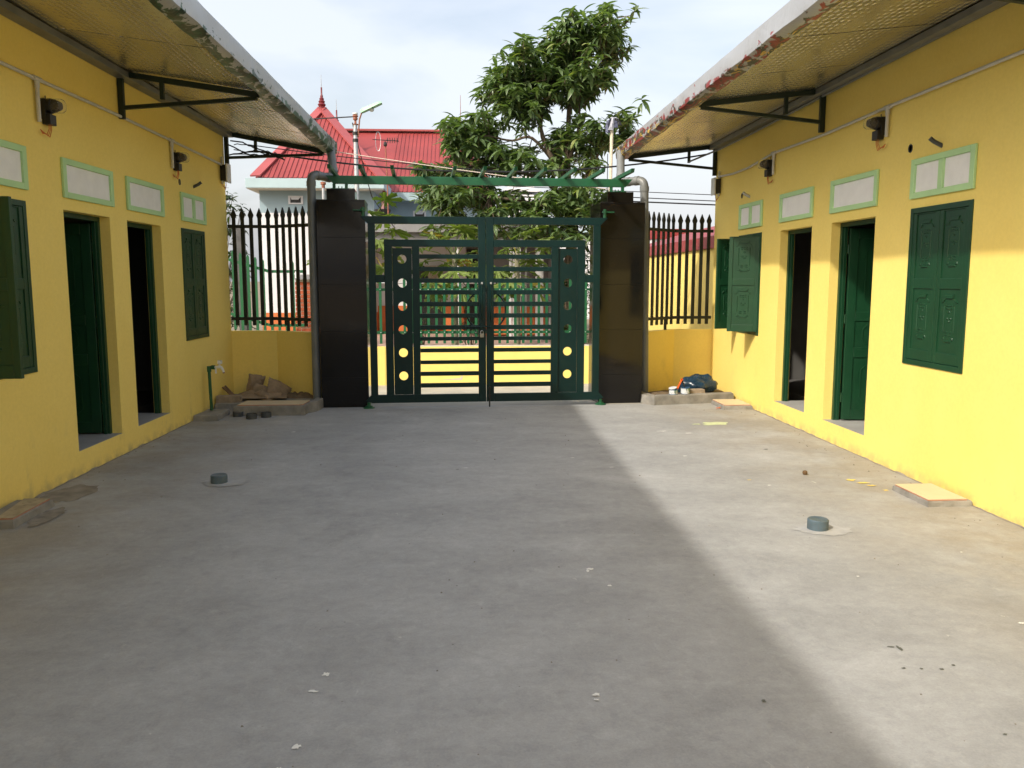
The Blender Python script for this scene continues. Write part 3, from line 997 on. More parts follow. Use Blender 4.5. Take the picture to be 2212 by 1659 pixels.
# right house
Ru = [('window', 5.76, 6.575), ('door', 7.16, 8.02), ('door', 8.475, 9.32), ('window', 9.90, 10.71), ('window', 2.86, 3.68), ('door', 1.42, 2.28)]
hR = house_shell('yellow house on the right, sunlit, with its far shutters standing open', -1, (3.65, 0, 0), 0.0, 11.78, Ru, 3.31, 'tin_red')
window(hR, -1, 5.76, 6.575, 0, 0)
window(hR, -1, 9.90, 10.71, 69, 76)
window(hR, -1, 2.86, 3.68, 0, 0)
doorway(hR, -1, 7.16, 8.02, .20, 2.15, True, 84, .17)
doorway(hR, -1, 8.475, 9.32, .20, 2.15, False, 97, .17, latch=True)
doorway(hR, -1, 1.42, 2.28, .20, 2.15, True, 84, .17)
for a, b, dbl in ((5.755, 6.59, True), (7.13, 8.045, False), (8.455, 9.34, False), (9.89, 10.71, True), (2.86, 3.68, True)):
    vent_panel(hR, -1, a, b, 2.24, 2.55, dbl)
roof(hR, -1, -8.1, 11.83, 3.485, 3.345, (-2.0, 1.3, 4.80, 8.29, 11.77), 'tin_red', sag=.02)

# round pipe holes and cut pipe stubs on the house fronts
def hole_and_stub(h, sg, s_hole, zh, s_stub, zs, dark):
    m = MB()
    m.lathe([(.034, -.02), (.034, .0025), (.026, .0025), (.024, -.0)], (0, s_hole, zh), 16, 'x' if sg > 0 else '-x')
    m.build('pipe_hole', 'black', h)
    m = MB()
    m.tube([(sg * -.01, s_stub, zs), (sg * .055, s_stub + .012, zs + .035), (sg * .085, s_stub + .018, zs + .060)], .017, 10)
    m.build('pipe_stub', 'pvc_dark' if dark else 'galv', h, smooth=True)
hole_and_stub(hL, 1, 9.49, 2.66, 9.93, 2.65, True)
hole_and_stub(hR, -1, 6.65, 2.65, 6.21, 2.60, True)
hole_and_stub(hR, -1, 10.66, 2.67, 10.37, 2.625, False)

# ragged cement joint where the yard meets each wall
for h_, sg, s1_, nm in ((hL, 1, 9.5, 1), (hR, -1, 10.3, 2)):
    m = MB()
    n = 260
    for i in range(n + 1):
        sv = -7.5 + (s1_ + 7.5) * i / n
        w = .012 + .022 * abs(mnoise.noise(Vector((sv * 3.0, 4.0 * nm, 0)))) + .016 * abs(mnoise.noise(Vector((sv * 14.0, 9.0 * nm, 0))))
        zt = .004 + .020 * max(0, mnoise.noise(Vector((sv * 5.0, 2.0, nm)))) + .012 * abs(mnoise.noise(Vector((sv * 19.0, 2.0, nm))))
        m.v += [Vector((sg * w, sv, .002)), Vector((sg * .004, sv, zt))]
    for i in range(n):
        m.f.append((2 * i, 2 * i + 2, 2 * i + 3, 2 * i + 1))
    m.build('foot_joint', 'fill_grey', h_)

# ------------------------------------------------------------------ electricity: conduits, meters, boxes
def HL(o, s, z):
    return TF[hL.name] @ Vector((o, s, z))
def HR(o, s, z):
    return TF[hR.name] @ Vector((-o, s, z))

def conduit(P, run, drops, label):
    c = thing('conduit', label, 'conduit', P(.02, run[0][0], 0), 0, 'white conduits along the house fronts')
    m = MB()
    m.tube([P(.024, s, z) for s, z in run], .0135, 10)
    m.build('pipe', 'conduit', c, world=True, smooth=True)
    for s, z0, z1 in drops:
        m = MB()
        m.tube([P(.026, s, z0), P(.026, s, z1)], .0145, 10)
        m.build('drop_pipe', 'conduit', c, world=True, smooth=True)
        m = MB()
        m.tube([P(.025, s - .05, z1 + .003), P(.025, s + .05, z1 + .003)], .020, 10)
        m.tube([P(.026, s, z1 - .06), P(.026, s, z1)], .019, 10)
        m.build('tee_joint', 'conduit', c, world=True, smooth=True)
conduit(HL, [(-7.5, 3.09), (0, 3.08), (4, 3.085), (6.57, 3.072), (7.9, 3.075), (9.24, 3.06), (10.2, 3.05), (11.03, 3.035)], [(6.57, 2.765, 3.07), (9.24, 2.775, 3.06)],
        'white conduit running along the upper wall of the shaded left house')
conduit(HR, [(-7.5, 3.06), (0, 3.055), (5.3, 3.052), (7.0, 3.045), (8.2, 3.025), (9.55, 3.042), (10.4, 2.985), (11.0, 2.985), (11.6, 3.02)], [(7.0, 2.80, 3.04), (9.55, 2.80, 3.04)],
        'white conduit sagging along the upper wall of the sunlit right house')

def meter(P, sg, s, z, label):
    """plug-in meter on the wall: black base, bronze works, glass bowl, terminal block, orange wire loops"""
    b = P(0, s, z - .12)
    e = thing('electricity_meter', label, 'electricity meter', b, LW if sg > 0 else 0, 'electricity meters on the house fronts')
    e.scale = (.74, .85, .85)
    ax = 'x' if sg > 0 else '-x'
    m = MB()
    m.box(sg * .002, sg * .045, -.062, .062, .02, .20)
    m.lathe([(.066, .045), (.066, .085), (.058, .092)], (0, 0, .145), 18, ax)
    m.tube([(sg * .02, 0, .20), (sg * .02, 0, .235)], .006, 6)
    m.build('base', 'black', e, bevel=.004)
    m = MB()
    m.lathe([(.050, .092), (.052, .12), (.044, .135), (.036, .165)], (0, 0, .145), 12, ax)
    m.box(sg * .10, sg * .155, -.048, .01, .11, .15)
    m.build('works', 'brownmetal', e)
    m = MB()
    m.box(sg * .158, sg * .162, -.030, .030, .120, .172)
    m.build('dial_plate', 'white_plastic', e)
    m = MB()
    m.lathe([(.0615, .086), (.0625, .15), (.060, .185), (.050, .202), (.02, .208), (.001, .209)], (0, 0, .145), 22, ax)
    m.build('glass_bowl', 'glass', e, smooth=True)
    m = MB()
    m.box(sg * .004, sg * .088, -.055, .055, -.02, .07)
    m.build('terminal_block', 'black', e, bevel=.004)
    for q in range(3):
        m = MB()
        y0 = -.02 + .022 * q
        m.tube([(sg * .05, y0, -.02), (sg * .055, y0 - .01, -.06), (sg * .045, y0 - .03, -.105 - .01 * q), (sg * .035, -.11, -.11 + .008 * q), (sg * .03, -.135, -.08)], .0042, 6)
        m.build('wire', 'orange_wire', e, smooth=True)
meter(HL, 1, 6.70, 2.90, 'glass-domed electricity meter on the shaded left wall, nearest to us')
meter(HL, 1, 9.36, 2.90, 'glass-domed electricity meter on the shaded left wall, farther one near the gate')
meter(HR, -1, 7.13, 2.93, 'glass-domed electricity meter on the sunlit right wall, nearest to us')
meter(HR, -1, 9.68, 2.93, 'glass-domed electricity meter on the sunlit right wall, farther one near the gate')

def breaker_box(P, sg, s, z, label):
    e = thing('breaker_box', label, 'electrical box', P(0, s, z), LW if sg > 0 else 0, 'breaker boxes at the house corners')
    m = MB()
    m.box(sg * .003, sg * .078, -.075, .05, 0, .20)
    m.build('body', 'black', e, bevel=.004)
    m = MB()
    m.box(sg * .080, sg * .100, -.095, .065, -.02, .215)
    m.build('cover', 'white_plastic', e, bevel=.004)
    m = MB()
    m.tube([(sg * .025, -.06, .30), (sg * .025, -.06, -.04)], .013, 8)
    m.build('entry_pipe', 'conduit', e, smooth=True)
    for q in range(2):
        m = MB()
        m.tube([(sg * .05, .0, 0), (sg * .055, -.01, -.05), (sg * .05, -.03, -.085 - .02 * q), (sg * .03, -.055, -.06), (sg * .025, -.06, -.03)], .004, 6)
        m.build('wire', 'orange_wire', e, smooth=True)
breaker_box(HL, 1, 11.00, 2.84, 'black box with white cover at the corner of the left house')
breaker_box(HR, -1, 11.62, 2.79, 'black box with white cover at the corner of the right house')

# long cable pipe slung under the right soffit, from house wall to the gate end bracket
m = MB()
m.tube([HR(.03, -5, 3.435), HR(.03, 2, 3.43), HR(.035, 5.7, 3.42), HR(.04, 8.3, 3.40), HR(.05, 10.4, 3.375), HR(.09, 11.4, 3.36), HR(.42, 11.75, 3.235)], .013, 8)
o = m.build('cable_pipe', 'pvc', smooth=True)
tag(o, 'thin grey cable pipe slung under the right soffit to the end bracket', 'pipe')

# ------------------------------------------------------------------ gate pillars
GA = math.atan(.042)
def gp(u, d, z):
    """gate coordinates: u along the gate, d distance in front(+y away) from plane through (0,10.42)"""
    c, s = math.cos(GA), math.sin(GA)
    return Vector((u * c - d * s, 10.42 + u * s + d * c, z))

def pillar(label, u0, u1, d0, d1):
    e = thing('gate_pillar', label, 'pillar', gp((u0 + u1) / 2, (d0 + d1) / 2, 0), GA, 'black granite gate pillars')
    w, dp = u1 - u0, d1 - d0
    m = MB()
    m.box(-w / 2 + .018, w / 2 - .018, -dp / 2 + .018, dp / 2 - .018, -.03, 2.535)
    m.build('core', 'concrete_old', e)
    zs = [0.0, .378, .958, 1.542, 2.116, 2.555]
    for i in range(5):
        a, b = zs[i] + .0010, zs[i + 1] - .0010
        for fx in (-1, 1):
            m = MB()
            m.box(-w / 2, w / 2, fx * (dp / 2 - .017), fx * dp / 2, a, b)
            m.build('granite_slab', 'granite', e, bevel=.0008)
            m = MB()
            m.box(fx * (w / 2 - .017), fx * w / 2, -dp / 2 + .0185, dp / 2 - .0185, a, b)
            m.build('granite_slab', 'granite', e, bevel=.0008)
    m = MB()
    m.box(-w / 2 - .001, w / 2 + .001, -dp / 2 - .001, dp / 2 + .001, 2.5555, 2.572)
    m.build('top_slab', 'granite', e, bevel=.003)
    m = MB()
    m.box(-w / 2 + .115, w / 2 - .125, -dp / 2 + .115, dp / 2 - .115, 2.573, 2.712)
    m.build('cap_block', 'granite', e, bevel=.003)
    return e
pillar('black granite pillar left of the gate, in shade', -1.722, -1.135, .085, .66)
pillar('black granite pillar right of the gate, with yellow reflections', 1.806, 2.385, .085, .72)

# ------------------------------------------------------------------ gate leaves
ZS = [(1.856, 1.910), (1.704, 1.758), (1.560, 1.614), (1.415, 1.470), (1.270, 1.325), (1.125, 1.180), (.979, 1.034), (.842, .888), (.695, .744), (.547, .593), (.399, .451), (.251, .306)]
def gate_leaf(label, sg, extra):
    """leaf mirrored about the meeting line u=.345; sg=-1 left, +1 right. local x = distance from the meeting line"""
    e = thing('gate_leaf', label, 'gate', gp(.345 + sg * 1.445, 0, 0), GA, 'dark green double gate leaves')
    C = .345 - (.345 + sg * 1.445)
    def X(x):
        return C + sg * x
    def bx(name, x0, x1, z0, z1, d0=-.025, d1=.025, mat='gate', bev=.003):
        m = MB()
        m.box(X(x0), X(x1), d0, d1, z0, z1)
        return m.build(name, mat, e, bevel=bev)
    bx('meeting_stile', .003, .097, .064, 2.368)
    bx('hinge_stile', 1.358, 1.445, .166, 2.276)
    # top and bottom rails with the flared outer corners
    m = MB()
    m.prism([(X(.098), 2.277), (X(1.445), 2.277), (X(1.535), 2.368), (X(.098), 2.368)], 'y', -.026, .026)
    m.build('top_rail', 'gate', e, bevel=.003)
    m = MB()
    m.prism([(X(.098), .064), (X(1.430), .064), (X(1.51), .094), (X(1.445), .165), (X(.098), .165)], 'y', -.026, .026)
    m.build('bottom_rail', 'gate', e, bevel=.003)
    bx('inner_top_rail', .098, 1.253, 2.001, 2.090, -.024, .024)
    bx('inner_stile', 1.157, 1.252, .1655, 2.0005, -.024, .024)
    bx('inner_stile', .824, .914, .1655, 2.0005, -.024, .024)
    bx('link_block', 1.2525, 1.3575, 1.566, 1.658, -.022, .022)
    for a, b in ZS:
        bx('slat', .0975, .8235, a, b, -.018, .018)
    # pierced panel with six round holes
    xa, xb, za, zb = .917, 1.154, .169, 1.985
    cz = [1.85, 1.558, 1.272, .981, .694, .402]
    cx, r, n = 1.037, .055, 28
    m = MB()
    bounds = [zb] + [(cz[i] + cz[i + 1]) / 2 for i in range(5)] + [za]
    for i, c in enumerate(cz):
        z1, z0 = bounds[i], bounds[i + 1]
        ring, outer = [], []
        for k in range(n):
            a = 2 * math.pi * k / n
            dx, dz = math.cos(a), math.sin(a)
            ring.append((cx + r * dx, c + r * dz))
            tmin = 9
            if dx > 1e-6: tmin = min(tmin, (xb - cx) / dx)
            if dx < -1e-6: tmin = min(tmin, (xa - cx) / dx)
            if dz > 1e-6: tmin = min(tmin, (z1 - c) / dz)
            if dz < -1e-6: tmin = min(tmin, (z0 - c) / dz)
            outer.append((cx + tmin * dx, c + tmin * dz))
        for y in (-.004, .004):
            vs_ = [(X(a), y, b) for a, b in ring] + [(X(a), y, b) for a, b in outer] + [(X(xa), y, z0), (X(xb), y, z0), (X(xa), y, z1), (X(xb), y, z1)]
            fs = []
            for k in range(n):
                k2 = (k + 1) % n
                fs.append((k, k2, n + k2, n + k))
                # fill the corner triangle
                o1, o2 = outer[k], outer[k2]
                for ci, (qx, qz) in enumerate(((xa, z0), (xb, z0), (xa, z1), (xb, z1))):
                    on1 = abs(o1[0] - qx) < 1e-4 and abs(o2[1] - qz) < 1e-4
                    on2 = abs(o2[0] - qx) < 1e-4 and abs(o1[1] - qz) < 1e-4
                    if on1 or on2:
                        fs.append((n + k, n + k2, 2 * n + ci))
            m.add(vs_, fs)
        vs_ = [(X(a), -.004, b) for a, b in ring] + [(X(a), .004, b) for a, b in ring]
        m.add(vs_, [(k, (k + 1) % n, n + (k + 1) % n, n + k) for k in range(n)])
    m.build('pierced_panel', 'gate', e)
    # half ring behind the slats
    m = MB()
    pts = []
    for k in range(19):
        a = R(-90 + 180 * k / 18)
        pts.append((X(.07 + .18 * 0 + .25 * math.cos(a) - .07), .034, 1.216 + .25 * math.sin(a)))
    m.tube(pts, .011, 8)
    m.build('half_ring', 'gate', e, smooth=True)
    # pull bar on the meeting stile
    m = MB()
    m.tube([(X(.056), -.026, 1.10), (X(.056), -.07, 1.10), (X(.056), -.07, 1.545), (X(.056), -.026, 1.545)], .010, 8)
    m.build('pull_handle', 'gate', e, smooth=True)
    m = MB()
    m.box(X(.045), X(.067), -.084, -.062, 1.545, 1.570)
    m.build('handle_cap', 'galv', e)
    # hinges: top socket on the pillar corner, bottom pivot
    m = MB()
    m.lathe([(.020, 2.369), (.020, 2.43), (.034, 2.43), (.034, 2.455), (.020, 2.455), (.020, 2.475)], (X(1.50), -.0, 0), 12)
    m.box(X(1.48), X(1.62), -.012, .10, 2.435, 2.447)
    m.build('top_hinge', 'green', e, smooth=True)
    m = MB()
    m.lathe([(.075, -.01), (.072, .010), (.045, .018), (.045, .03), (.022, .034), (.022, .072)], (X(1.475), 0, 0), 14)
    m.build('pivot_base', 'green', e, smooth=True)
    if extra == 'bolt':
        m = MB()
        m.tube([(X(.27), -.045, 1.017), (X(-.06), -.045, 1.017)], .009, 8)
        m.box(X(.20), X(.225), -.05, -.024, .99, 1.04)
        m.box(X(.05), X(.075), -.05, -.024, .99, 1.04)
        m.tube([(X(.135), -.045, 1.015), (X(.135), -.055, .96), (X(.15), -.055, .925), (X(.12), -.055, .925), (X(.125), -.05, .96)], .007, 8)
        m.build('slide_bolt', 'gate', e, smooth=True)
    else:
        m = MB()
        m.tube([(X(.038), -.036, .26), (X(.038), -.036, -.004)], .009, 8)
        m.box(X(.022), X(.054), -.045, -.024, .12, .15)
        m.box(X(.022), X(.054), -.045, -.024, .22, .25)
        m.build('drop_bolt', 'black_green', e, smooth=True)
    return e
gate_leaf('dark green left gate leaf with slats, round holes and slide bolt', -1, 'bolt')
gate_leaf('dark green right gate leaf with slats, round holes and drop bolt', 1, 'drop')
pk = thing('padlock', 'small grey padlock hanging on the left gate leaf', 'padlock', gp(.288, -.06, .882), GA)
m = MB()
m.box(-.025, .025, -.012, .012, 0, .048)
m.build('body', 'brass', pk, bevel=.004)
m = MB()
m.tube([(-.016, 0, .046), (-.016, 0, .07), (-.010, 0, .082), (0, 0, .086), (.010, 0, .082), (.016, 0, .07), (.016, 0, .046)], .0042, 8)
m.build('shackle', 'galv', pk, smooth=True)

# ------------------------------------------------------------------ green beam with cross bars above the gate
pg = thing('pergola_beam', 'green overhead gate beam with short cross bars, spanning the two black pillars', 'pergola', gp(.32, .30, 2.712), GA)
def pgw(u, d, z):
    return gp(u, d, z)
m = MB()
c = [pgw(-1.61, .28, 2.882), pgw(2.255, .28, 2.882)]
def gbox(m, u0, u1, d0, d1, z0, z1):
    P = [pgw(u, d, z) for z in (z0, z1) for d in (d0, d1) for u in (u0, u1)]
    m.add(P, [(0, 1, 3, 2), (4, 6, 7, 5), (0, 4, 5, 1), (2, 3, 7, 6), (0, 2, 6, 4), (1, 5, 7, 3)])
# beam with slanted ends
a0, a1, b0, b1 = -1.62, 2.26, -1.53, 2.17
P = []
for d in (.26, .31):
    P += [pgw(b0, d, 2.780), pgw(b1, d, 2.780), pgw(a1, d, 2.880), pgw(a0, d, 2.880)]
m.add(P, [(0, 1, 2, 3), (7, 6, 5, 4), (0, 4, 5, 1), (1, 5, 6, 2), (2, 6, 7, 3), (3, 7, 4, 0)])
m.build('beam', 'green', pg, world=True, bevel=.003)
for u in (-1.505, -1.148, -.78, -.405, -.045, .311, .675, 1.031, 1.387, 1.735, 2.09):
    m = MB()
    d0, d1 = -.42 + rng.uniform(-.015, .015), .85
    w = .020
    P = []
    for du in (-w, w):
        for d, z0, z1 in ((d0, 2.8815, 2.925), (d1, 2.8815, 2.925)):
            P += [pgw(u + du, d, z0), pgw(u + du, d, z1)]
    P[0] = pgw(u - w, d0 + .03, 2.8815); P[4] = pgw(u + w, d0 + .03, 2.8815)
    m.add(P, [(0, 1, 3, 2), (4, 6, 7, 5), (0, 4, 5, 1), (2, 3, 7, 6), (0, 2, 6, 4), (1, 5, 7, 3)])
    m.build('cross_bar', 'green', pg, world=True, bevel=.002)
for uc in (-1.445, 2.06):
    for du in (-.075, .075):
        m = MB()
        gbox(m, uc + du - .018, uc + du + .018, .265, .305, 2.722, 2.7795)
        m.build('foot', 'green', pg, world=True, bevel=.002)
    m = MB()
    gbox(m, uc - .11, uc + .11, .22, .35, 2.7125, 2.7215)
    m.build('base_plate', 'green', pg, world=True)
    m = MB()
    for du in (-.02, .02):
        a = pgw(uc + du, .285, 2.72)
        m.tube([a, a + Vector((0, 0, .03))], .006, 6)
    m.build('bolt', 'green', pg, world=True)

# ------------------------------------------------------------------ low side walls with spear-topped iron fences
def side_wall(label, pts, h, t=.10):
    """low wall following a bent line"""
    e = thing('low_wall', label, 'wall', (pts[1][0], pts[1][1], 0), 0, 'low yellow walls beside the pillars')
    for i in range(len(pts) - 1):
        a, b = Vector(pts[i] + (0,)), Vector(pts[i + 1] + (0,))
        d = (b - a).normalized()
        nrm = Vector((d.y, -d.x, 0))
        if nrm.y > 0:
            nrm = -nrm
        back = -nrm * t
        m = MB()
        P = [a, b, b + back, a + back]
        m.add([p + Vector((0, 0, -.60)) for p in P] + [p + Vector((0, 0, h)) for p in P],
              [(0, 3, 2, 1), (4, 5, 6, 7), (0, 1, 5, 4), (1, 2, 6, 5), (2, 3, 7, 6), (3, 0, 4, 7)])
        m.build('wall_section', 'yellow', e, world=True)
    return e
side_wall('low yellow wall in shade between the left house and left pillar', [(-3.02, 11.12), (-2.40, 11.12), (-1.76, 10.66)], .93)
side_wall('low yellow wall between the sunlit right house and right pillar', [(3.68, 11.76), (3.09, 11.74), (2.36, 11.08)], .89)

def spear_mesh(h):
    m = MB()
    w = .023
    prof = [(-w, 0), (w, 0), (w, h - .135), (.037, h - .098), (.034, h - .085), (.012, h - .03), (0, h), (-.012, h - .03), (-.034, h - .085), (-.037, h - .098), (-w, h - .135)]
    m.prism(prof, 'y', -.010, .010)
    return m.mesh('picket')
SP = {}
def iron_fence(label, segs, zb, zt, rails, post_seg):
    a0 = segs[0][0]
    e = thing('iron_fence', label, 'fence', (a0[0], a0[1], zb), 0, 'black iron fences on the low walls')
    me = SP.setdefault(round(zt - zb, 2), spear_mesh(zt - zb))
    for (a, b, n, offs) in segs:
        a, b = Vector(a + (0,)), Vector(b + (0,))
        d = (b - a).normalized()
        ang = math.atan2(d.y, d.x)
        L_ = (b - a).length
        for k in range(n):
            p = a + d * (offs + (L_ - 2 * offs) * k / (n - 1))
            put('picket', me, 'black_green', e, loc=(p.x - a0[0], p.y - a0[1], 0), rotz=ang, bevel=0)
        nr = Vector((d.y, -d.x, 0))
        if nr.y > 0:
            nr = -nr
        for z in rails:
            m = MB()
            m.bar(a + nr * .0205 + Vector((0, 0, z)), b + nr * .0205 + Vector((0, 0, z)), .020, .042)
            m.build('rail', 'black_green', e, world=True, bevel=.003)
    px_, py_, h = post_seg
    m = MB()
    m.box(px_ - .019, px_ + .019, py_ - .01, py_ + .010, h, zb + .10)
    m.build('post', 'black_green', e, world=True)
iron_fence('black iron spear fence between the left house and left pillar', [((-2.985, 11.165), (-2.395, 11.165), 5, .075), ((-2.385, 11.155), (-1.74, 10.70), 7, .035)], 1.0, 2.525, (2.285, 1.09), (-2.228, 11.045, .90))
iron_fence('black iron spear fence between the right house and right pillar', [((3.635, 11.80), (3.10, 11.80), 5, .06), ((3.085, 11.79), (2.38, 11.14), 8, .05)], .965, 2.525, (2.285, 1.06), (2.935, 11.652, .87))

# ------------------------------------------------------------------ downpipes
def arc_pts(path, r=.06, n=5):
    out = [Vector(path[0])]
    for i in range(1, len(path) - 1):
        p0, p, p1 = Vector(path[i - 1]), Vector(path[i]), Vector(path[i + 1])
        a, b = (p0 - p).normalized(), (p1 - p).normalized()
        for k in range(n + 1):
            t = k / n
            q = (p + a * r) * (1 - t) ** 2 + p * 2 * t * (1 - t) + (p + b * r) * t ** 2
            out.append(q)
    out.append(Vector(path[-1]))
    return out
def downpipe(label, path, r, mat):
    e = thing('downpipe', label, 'pipe', (path[0][0], path[0][1], 0), 0, 'grey plastic downpipes at the pillars')
    m = MB()
    m.tube(arc_pts(path, .10, 6), r, 18)
    m.build('pipe', mat, e, world=True, smooth=True)
    for i, (a, b) in enumerate(zip(path[:-1], path[1:])):
        a, b = Vector(a), Vector(b)
        d = (b - a).normalized()
        for p, q in ((a, 1), (b, -1)):
            if (i == 0 and q == 1) or (i == len(path) - 2 and q == -1):
                continue
            m = MB()
            m.tube([p + d * q * .085, p + d * q * .145], r * 1.11, 18)
            m.build('coupling', mat, e, world=True, smooth=True)
    return e
downpipe('dark grey downpipe beside the left pillar', [(-1.80, 10.56, .06), (-1.797, 10.56, 2.885), (-1.565, 10.90, 2.872), (-1.62, 11.02, 3.30)], .053, 'pvc')
downpipe('light grey downpipe beside the right pillar', [(2.515, 11.04, .06), (2.455, 11.02, 2.90), (2.19, 11.28, 2.895), (2.245, 11.60, 3.34)], .055, 'pvc')

# ------------------------------------------------------------------ slabs, steps and platforms
def rough_box(name, corners, z0, z1, mat, parent=None, jit=.006, seed=1, world=False, div=5):
    """a cast block with uneven edges from four plan corners"""
    r = random.Random(seed)
    m = MB()
    ring = []
    n = 4
    for i in range(4):
        a, b = Vector(corners[i] + (0,)), Vector(corners[(i + 1) % 4] + (0,))
        for k in range(div):
            ring.append(a.lerp(b, k / div))
    N = len(ring)
    c = sum((p for p in ring), Vector()) / N
    bot, top, chm = [], [], []
    for p in ring:
        d = (p - c).normalized()
        bot.append(p + d * r.uniform(0, jit * 2.5) + Vector((0, 0, z0)))
        chm.append(p + d * r.uniform(-jit, jit) * .6 + Vector((0, 0, z1 - .008)))
        top.append(p - d * (.008 + r.uniform(0, jit)) + Vector((0, 0, z1 + r.uniform(-.002, .002))))
    m.add(bot + chm + top + [c + Vector((0, 0, z1))],
          [(k, (k + 1) % N, N + (k + 1) % N, N + k) for k in range(N)] + [(N + k, N + (k + 1) % N, 2 * N + (k + 1) % N, 2 * N + k) for k in range(N)] +
          [(2 * N + k, 2 * N + (k + 1) % N, 3 * N) for k in range(N)])
    return m.build(name, mat, parent, world=world)

def tiled_step(label, corners, h, tile_c, tile_mat, seed, top2=None):
    cx, cy = sum(c[0] for c in corners) / 4, sum(c[1] for c in corners) / 4
    e = thing('tiled_slab', label, 'slab', (cx, cy, 0))
    rough_box('cement_base', corners, -.01, h, 'slab', e, seed=seed, world=True)
    m = MB()
    P = [Vector(c + (0,)) for c in tile_c]
    m.add([p + Vector((0, 0, h + .001)) for p in P] + [p + Vector((0, 0, h + .009)) for p in P], [(0, 1, 2, 3), (4, 7, 6, 5), (0, 4, 5, 1), (1, 5, 6, 2), (2, 6, 7, 3), (3, 7, 4, 0)])
    m.build('tile_body', 'tile_edge', e, world=True)
    m = MB()
    m.add([p + Vector((0, 0, h + .0092)) for p in P] + [p + Vector((0, 0, h + .0125)) for p in P], [(0, 1, 2, 3), (4, 7, 6, 5), (0, 4, 5, 1), (1, 5, 6, 2), (2, 6, 7, 3), (3, 7, 4, 0)])
    m.build('tile_glaze', tile_mat, e, world=True)
    return e
tiled_step('dirty beige tile on a cement slab against the left wall, nearest us', [(-3.13, 5.40), (-2.885, 5.40), (-2.885, 5.93), (-3.13, 5.93)], .055, [(-3.00, 5.42), (-2.895, 5.42), (-2.895, 5.91), (-3.07, 5.91)], 'tile_old', 3)
tiled_step('clean beige tile on a cement slab against the right wall, nearest us', [(3.31, 5.52), (3.635, 5.52), (3.635, 6.00), (3.31, 6.00)], .040, [(3.315, 5.53), (3.60, 5.53), (3.60, 5.98), (3.315, 5.98)], 'tile', 4)
tiled_step('beige tile step in front of the right-hand cement platform', [(3.27, 9.95), (3.63, 9.95), (3.63, 10.45), (3.27, 10.45)], .05, [(3.275, 9.96), (3.61, 9.96), (3.61, 10.44), (3.275, 10.44)], 'tile', 5)
tiled_step('long beige tile on the cement step before the crumpled paper bags', [(-2.66, 9.86), (-1.84, 9.86), (-1.80, 10.24), (-2.62, 10.26)], .118, [(-2.62, 9.88), (-1.86, 9.88), (-1.83, 10.21), (-2.59, 10.23)], 'tile', 6)
o = rough_box('cement_slab', [(-3.02, 9.52), (-2.75, 9.52), (-2.75, 10.02), (-3.00, 10.02)], -.01, .065, 'slab', seed=9)
tag(o, 'plain grey cement slab under the green standpipe', 'slab')
# platforms in the two corners
e = thing('cement_platform', 'low grey cement platform in the left corner, under brick and paper bags', 'platform', (-2.4, 10.5, 0))
rough_box('platform_body', [(-2.99, 10.262), (-1.74, 10.262), (-1.74, 11.10), (-2.99, 11.10)], -.01, .095, 'slab', e, seed=11, world=True, div=8)
rough_box('kerb', [(-1.835, 10.00), (-1.74, 10.15), (-1.70, 10.49), (-1.79, 10.49)], -.01, .125, 'slab', e, seed=12, world=True)
e2 = thing('cement_platform', 'low grey cement platform in the right corner, under paint cans', 'platform', (3.0, 10.8, 0))
rough_box('platform_body', [(2.56, 10.60), (3.63, 10.72), (3.63, 11.70), (2.56, 11.10)], -.01, .075, 'dirt', e2, seed=13, world=True, div=7)
rough_box('kerb', [(2.50, 10.37), (3.60, 10.60), (3.62, 10.72), (2.54, 10.53)], -.01, .118, 'slab', e2, seed=14, world=True, div=8, jit=.01)
rough_box('kerb', [(2.37, 10.53), (2.495, 10.37), (2.545, 10.54), (2.44, 10.98)], -.01, .112, 'slab', e2, seed=15, world=True)

# ------------------------------------------------------------------ drain pipe stubs in the floor
def pipe_cap(label, x, y, r, h, mat, closed):
    m = MB()
    if closed:
        m.lathe([(r, -.01), (r, h - .006), (r - .006, h), (r - .012, h - .002), (.001, h - .004)], (0, 0, 0), 26)
    else:
        m.lathe([(r, -.01), (r, h), (r - .006, h), (r - .006, .006), (.001, .005)], (0, 0, 0), 24)
    o = m.build('pipe_stub', mat, smooth=True, loc=(x, y, 0))
    return tag(o, label, 'pipe', 'plastic pipe stubs set in the floor')
pipe_cap('capped blue-grey pipe stub set in the shaded floor on the left', -1.905, 6.56, .064, .068, 'pvc_blue', True)
pipe_cap('capped blue pipe stub standing in the sunlit floor on the right', 2.305, 5.06, .066, .070, 'pvc_blue', True)
pipe_cap('open charcoal pipe stub before the left platform, leftmost of three', -2.605, 9.84, .060, .055, 'pvc_dark', False)
pipe_cap('open charcoal pipe stub before the left platform, middle of three', -2.405, 9.66, .062, .060, 'pvc_dark', False)
pipe_cap('open charcoal pipe stub before the left platform, rightmost of three', -2.26, 9.76, .060, .058, 'pvc_dark', False)

